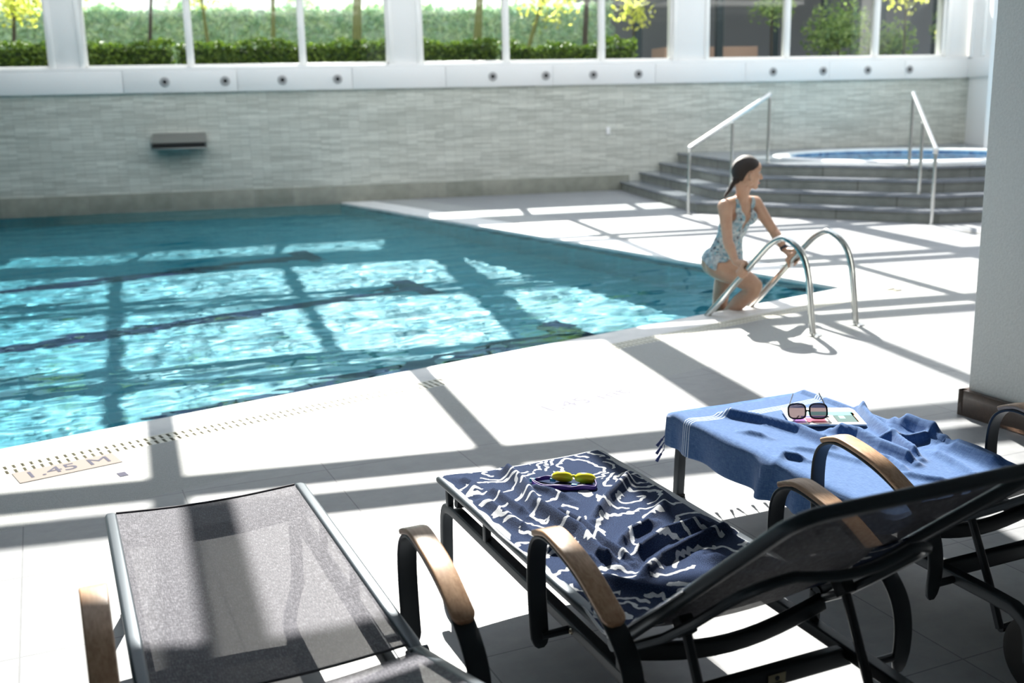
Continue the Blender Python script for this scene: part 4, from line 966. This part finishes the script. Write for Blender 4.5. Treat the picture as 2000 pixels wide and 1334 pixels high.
chain([(PU(1.005, .04, .345), (.100, .150, .07)), (PU(1.005, .04, .40), (.098, .155, .06)), (PU(.985, .035, .46), (.085, .130, .05)), (PU(.96, .03, .52), (.075, .112, .05)), (PU(.93, .03, .58), (.080, .120, .05)),
       (PU(.905, .03, .65), (.088, .135, .05)), (PU(.885, .025, .71), (.082, .140, .05)), (PU(.865, .02, .765), (.058, .125, .035)), (PU(.858, .02, .79), (.045, .075, .03))])
for l_ in (-.075, .075): ell(bodyM, PU(1.055, .04 + l_, .345), (.085, .082, .10), ROTB)
for l_ in (-.062, .062): ell(bodyM, PU(.833, .03 + l_, .675), (.050, .056, .052), ROTB)
limb([(PU(.862, .02, .78), .052), (PU(.835, .02, .84), .046), (PU(.815, .02, .90), .045)])
for s_, sh in ((-1, PU(.858, -.135, .765)), (1, PU(.852, .172, .768))): limb([(PU(.862, .02 + s_ * .04, .79), .040), (sh, .050)])
# arms
def arm(sh, el_, wr, hand_dir):
    limb([(sh, .052), (sh.lerp(el_, .35), .045), (sh.lerp(el_, .7), .038), (el_, .036), (el_.lerp(wr, .25), .039), (el_.lerp(wr, .6), .031), (wr, .0235)])
wrR = PU(.655, -.238, .405); wrL = PU(.620, .240, .440)
arm(PU(.858, -.135, .762), PU(.755, -.212, .535), wrR, None); arm(PU(.852, .172, .765), PU(.745, .262, .560), wrL, None)
# legs
limb([(PU(.985, -.045, .325), .098), (PU(.93, -.025, .30), .094), (PU(.85, .01, .262), .080), (PU(.765, .04, .218), .066), (PU(.735, .048, .195), .062), (PU(.745, .05, .165), .058), (PU(.80, .056, .12), .054), (PU(.875, .066, .062), .057), (PU(.96, .082, -.005), .048), (PU(1.055, .095, -.08), .036), (PU(1.15, .10, -.17), .030)])
limb([(PU(1.15, .10, -.17), .030), (PU(1.17, .10, -.225), .032)]); chain([(PU(1.16, .10, -.25), (.035, .03, .026)), (PU(1.08, .10, -.275), (.03, .036, .020)), (PU(1.01, .10, -.288), (.025, .036, .014))])
limb([(PU(1.03, .125, .325), .095), (PU(1.07, .13, .22), .082), (PU(1.11, .125, .08), .062), (PU(1.12, .12, -.02), .055), (PU(1.14, .12, -.14), .053), (PU(1.15, .115, -.28), .040), (PU(1.16, .11, -.46), .029)])
chain([(PU(1.16, .11, -.52), (.035, .03, .03)), (PU(1.08, .11, -.555), (.03, .036, .020)), (PU(1.02, .11, -.57), (.025, .036, .014))])
# hands closing on the rails
def hand(u0, z0, lr, out, wr):
    T_ = (UL * .67 + Vector((0, 0, -.74))).normalized(); N_ = (UL * .74 + Vector((0, 0, .67))).normalized(); O_ = LDv * out
    c0 = LC + UL * u0 + LDv * lr + Vector((0, 0, z0)); rr = .0215
    def A(ang, along, rad): return c0 + T_ * along + (N_ * math.sin(R(ang)) + O_ * math.cos(R(ang))) * rad
    # palm
    for k in range(5):
        for a_ in (70, 95, 120, 145): ell(bodyM, A(a_, -.032 + .017 * k, rr + .012), (.017, .017, .013), ROTB, 6)
    limb([(wr, .0235), (A(100, -.036, rr + .020), .021)]); limb([(wr, .0215), (A(125, -.005, rr + .018), .020)])
    for k, (ln_, rd) in enumerate(((.9, .0088), (1.0, .0092), (.96, .0088), (.80, .0078))):
        al = .036 - .0205 * k; end = 95 - 205 * ln_
        P = [A(75 + (end - 75) * i / 8, al, rr + rd + .001 + (.006 if i in (2,) else 0)) for i in range(9)]
        limb([(p, rd * (1 - .02 * i)) for i, p in enumerate(P)], .004, 6)
    P = [A(140, .020, rr + .014), A(170, .038, rr + .011), A(200, .050, rr + .010), A(225, .060, rr + .009)]
    limb([(p, .0115 - .0009 * i) for i, p in enumerate(P)], .004, 6)
hand(.575, .352, -.239, -1, wrR); hand(.540, .392, .239, 1, wrL)
# head
HF = Vector((.955, -.297, 0)).normalized(); HL = Vector((-HF.y, HF.x, 0)); HR = Matrix((tuple(HF), tuple(HL), (0, 0, 1))).transposed() @ Matrix.Rotation(R(4), 3, 'Y')
HC = PU(.798, .02, .988)
def HP(x, y, z): return HC + HR @ Vector((x, y, z))
def hell(x, y, z, ax, extra=None): ell(bodyM, HP(x, y, z), ax, HR if extra is None else HR @ extra, 12)
hell(-.008, 0, .022, (.094, .073, .092)); hell(.030, 0, -.02, (.060, .060, .075)); hell(.036, 0, -.060, (.048, .046, .045)); hell(.066, 0, -.092, (.020, .022, .018)); hell(.055, 0, .045, (.040, .056, .042))
for k in range(8):
    t_ = k / 7; hell(.086 + .022 * t_, 0, .012 - .040 * t_, (.010, .0065 + .005 * t_, .009))
hell(.098, 0, -.034, (.010, .014, .008)); hell(.083, 0, -.058, (.012, .020, .0065)); hell(.081, 0, -.069, (.011, .017, .0065))
for s_ in (-1, 1):
    hell(.050, s_ * .034, -.022, (.032, .024, .028)); hell(.004, s_ * .076, -.014, (.018, .010, .031)); hell(.006, s_ * .074, -.038, (.010, .009, .012)); hell(.072, s_ * .028, .026, (.014, .022, .007)); hell(.0, s_ * .045, -.055, (.035, .018, .035))
limb([(PU(.835, .02, .84), .046), (HP(-.030, 0, -.07), .050)])
me = bodyM.mesh('person')
tmp = bpy.data.objects.new('tmp', me); COL.objects.link(tmp)
m_ = tmp.modifiers.new('r', 'REMESH'); m_.mode = 'VOXEL'; m_.voxel_size = .0052; m_.use_smooth_shade = True
m2 = tmp.modifiers.new('s', 'CORRECTIVE_SMOOTH') if False else tmp.modifiers.new('s', 'SMOOTH'); m2.factor = .5; m2.iterations = 5
bpy.context.view_layer.update()
bme = bpy.data.meshes.new_from_object(tmp.evaluated_get(bpy.context.evaluated_depsgraph_get())); bpy.data.objects.remove(tmp); bme.name = 'person'
M['skin'] = mat('light_skin', (.62, .36, .245), .45); n = NT(M['skin']); n.b.inputs['Subsurface Weight'].default_value = .15; n.b.inputs['Subsurface Radius'].default_value = (.02, .008, .004)
n.col(n.ramp(n.noise(n.coord(), 14, 3), [(.3, (.54, .32, .22)), (.7, (.61, .38, .265))]))
person = link('person', bme, None, None, True); bme.materials.clear(); bme.materials.append(M['skin'])
tag(person, 'dark-haired woman in a floral swimsuit climbing the pool ladder, looking right', 'person')
# swimsuit : shell of the torso faces
M['suit'] = mat('floral_swimsuit', (.5, .55, .6), .6); n = NT(M['suit']); c = n.coord(); vn = n.n('TexVoronoi'); vn.inputs['Scale'].default_value = 52; n.l(c, vn.inputs[0])
sv = n.n('SeparateColor'); n.l(vn.outputs['Color'], sv.inputs[0])
n.col(n.mix(n.ramp(n.noise(c, 60, 3, .7), [(.45, (0, 0, 0)), (.6, (.8, .8, .8))]), n.ramp(sv.outputs[0], [(0, (.36, .42, .45)), (.3, (.14, .30, .40)), (.5, (.60, .66, .66)), (.7, (.20, .42, .50)), (.9, (.05, .07, .10))], 'CONSTANT'), (.50, .58, .62)))
def segd(p, a, b):
    ab = b - a; t_ = max(0, min(1, (p - a).dot(ab) / ab.length_squared)); return (p - a - ab * t_).length
ARMS = [(PU(.858, -.150, .74), PU(.755, -.212, .535)), (PU(.755, -.212, .535), wrR), (PU(.852, .187, .74), PU(.745, .262, .560)), (PU(.745, .262, .560), wrL)]
def smooth_border(bm, it=10):
    for _ in range(it):
        nw_ = {}
        for v in bm.verts:
            bs_ = [e.other_vert(v) for e in v.link_edges if len(e.link_faces) == 1]
            if len(bs_) == 2: nw_[v] = v.co * .5 + (bs_[0].co + bs_[1].co) * .25
        for v, c_ in nw_.items(): v.co = c_
def insuit(p):
    d = p - LC; u = d.dot(UL); l = d.dot(LDv) - .03; z = p.z
    if z > .815 or z < .22 or u < .775: return False
    if z < .33 + .42 * (u - 1.0): return False
    if min(segd(p, a, b) for a, b in ARMS) < .056: return False
    if z < .42 and u < .885: return False
    if z < .42 and u < .93 and l < -.02 and z < .36: return False
    su_ = .96 - (z - .52) * .42
    if z > .535 and u > su_ + .035 and z < .83:
        return abs(abs(l) - .075) < .018 and z > .70
    al = abs(l)
    if z > .59 and u < su_ and al < (z - .59) * .30 + .004: return False
    if z > .72: return .05 < al < .095
    if z > .60 and al > .135 - (z - .60) * .35: return False
    return True
bm = bmesh.new(); bm.from_mesh(bme); bm.normal_update()
keep = [f for f in bm.faces if insuit(f.calc_center_median())]; ks = set(keep)
bmesh.ops.delete(bm, geom=[f for f in bm.faces if f not in ks], context='FACES')
for v in bm.verts: v.co += v.normal * .0035
smooth_border(bm, 14)
sm_ = bpy.data.meshes.new('swimsuit'); bm.to_mesh(sm_); bm.free(); sm_.materials.clear()
suit = link('swimsuit', sm_, M['suit'], person, True); so_ = suit.modifiers.new('t', 'SOLIDIFY'); so_.thickness = .003; so_.offset = 1
# hair : cap plus low ponytail
M['hair'] = mat('dark_brown_hair', (.022, .012, .008), .5); n = NT(M['hair']); n.bump(n.noise(n.mapping(n.coord(), scale=(40, 40, 420)), 1, 4, .7), .9, .006)
hm = MB(); ell(hm, Vector((0, 0, 0)), (.104, .080, .103), None, 40); hme = hm.mesh('hair')
bm = bmesh.new(); bm.from_mesh(hme)
def hl(x): # lowest hair height along the side of the head
    pts = [(-.2, -.085), (-.07, -.075), (-.045, -.055), (-.03, -.005), (-.012, .018), (.02, .026), (.045, .045), (.075, .072), (.2, .08)]
    for (a, ya), (b, yb) in zip(pts[:-1], pts[1:]):
        if a <= x <= b: return ya + (yb - ya) * (x - a) / (b - a)
    return 0
dele = [f for f in bm.faces if (lambda c_: c_.z + .022 < hl(c_.x - .012))(f.calc_center_median())]
bmesh.ops.delete(bm, geom=dele, context='FACES'); smooth_border(bm, 6); bm.to_mesh(hme); bm.free()
hme.transform(Matrix.Translation(HP(-.012, 0, .024)) @ HR.to_4x4())
hair = link('hair', hme, M['hair'], person, True); so_ = hair.modifiers.new('t', 'SOLIDIFY'); so_.thickness = .010; so_.offset = -1
hb = MB(); P = crom([HP(-.075, 0, -.045), HP(-.096, 0, -.075), HP(-.112, .0, -.11), HP(-.135, .0, -.145), HP(-.150, 0, -.17)], 6)
hb.tube(P, .020, 12, scale=[.55] + [1.1 - .8 * (i / len(P)) for i in range(len(P) - 1)]); hb.build('ponytail', M['hair'], hair, smooth=True)
hb = MB(); ell(hb, HP(-.070, 0, -.045), (.034, .042, .034), HR, 10); hb.build('hair_knot', M['hair'], hair, smooth=True)
for s_ in (-1, 1):
    a = MB(); ell(a, HP(.0715, s_ * .029, .008), (.0115, .0115, .0095), HR, 8); ey = a.build('eye', mat('eye_white', (.50, .47, .45), .3), person, smooth=True)
    a = MB(); ell(a, HP(.0795, s_ * .030, .008), (.0045, .006, .006), HR, 6); a.build('iris', mat('brown_iris', (.03, .015, .01), .2), ey, smooth=True)
    a = MB(); a.tube(crom([HP(.088, s_ * .014, .034), HP(.086, s_ * .030, .040), HP(.070, s_ * .048, .034)], 4), .0032, 6); a.build('eyebrow', M['hair'], person, smooth=True)
a = MB(); ell(a, HP(.0865, 0, -.063), (.0105, .019, .0085), HR, 8); a.build('lips', mat('pink_lips', (.50, .16, .14), .4), person, smooth=True)
a = MB(); wd_ = (wrL - PU(.745, .262, .560)).normalized(); cw = wrL - wd_ * .022
q_ = wd_.to_track_quat('Z', 'Y').to_matrix(); a.lathe([(.0265, -.009), (.030, -.009), (.030, .009), (.0265, .009), (.0265, -.009)], c=cw, n=24, M=q_); a.build('wristband', mat('black_wristband', (.012, .015, .03), .4), person, smooth=True)
lcg = MB()
for i in range(3): lcg.tube([PU(.846 + .022 * i, .022, .650 - .028 * i), PU(.838 + .022 * i, .030, .655 - .028 * i), PU(.846 + .022 * i, .040, .650 - .028 * i)], .005, 6)
lcg.build('lacing', mat('black_lacing', (.015, .015, .018), .5), person, smooth=True)
# move the person's origin to her feet
off = PU(1.08, .1, 0); bme.transform(Matrix.Translation(-off)); person.location = off
for ch in person.children: ch.matrix_parent_inverse = Matrix.Translation(-off)
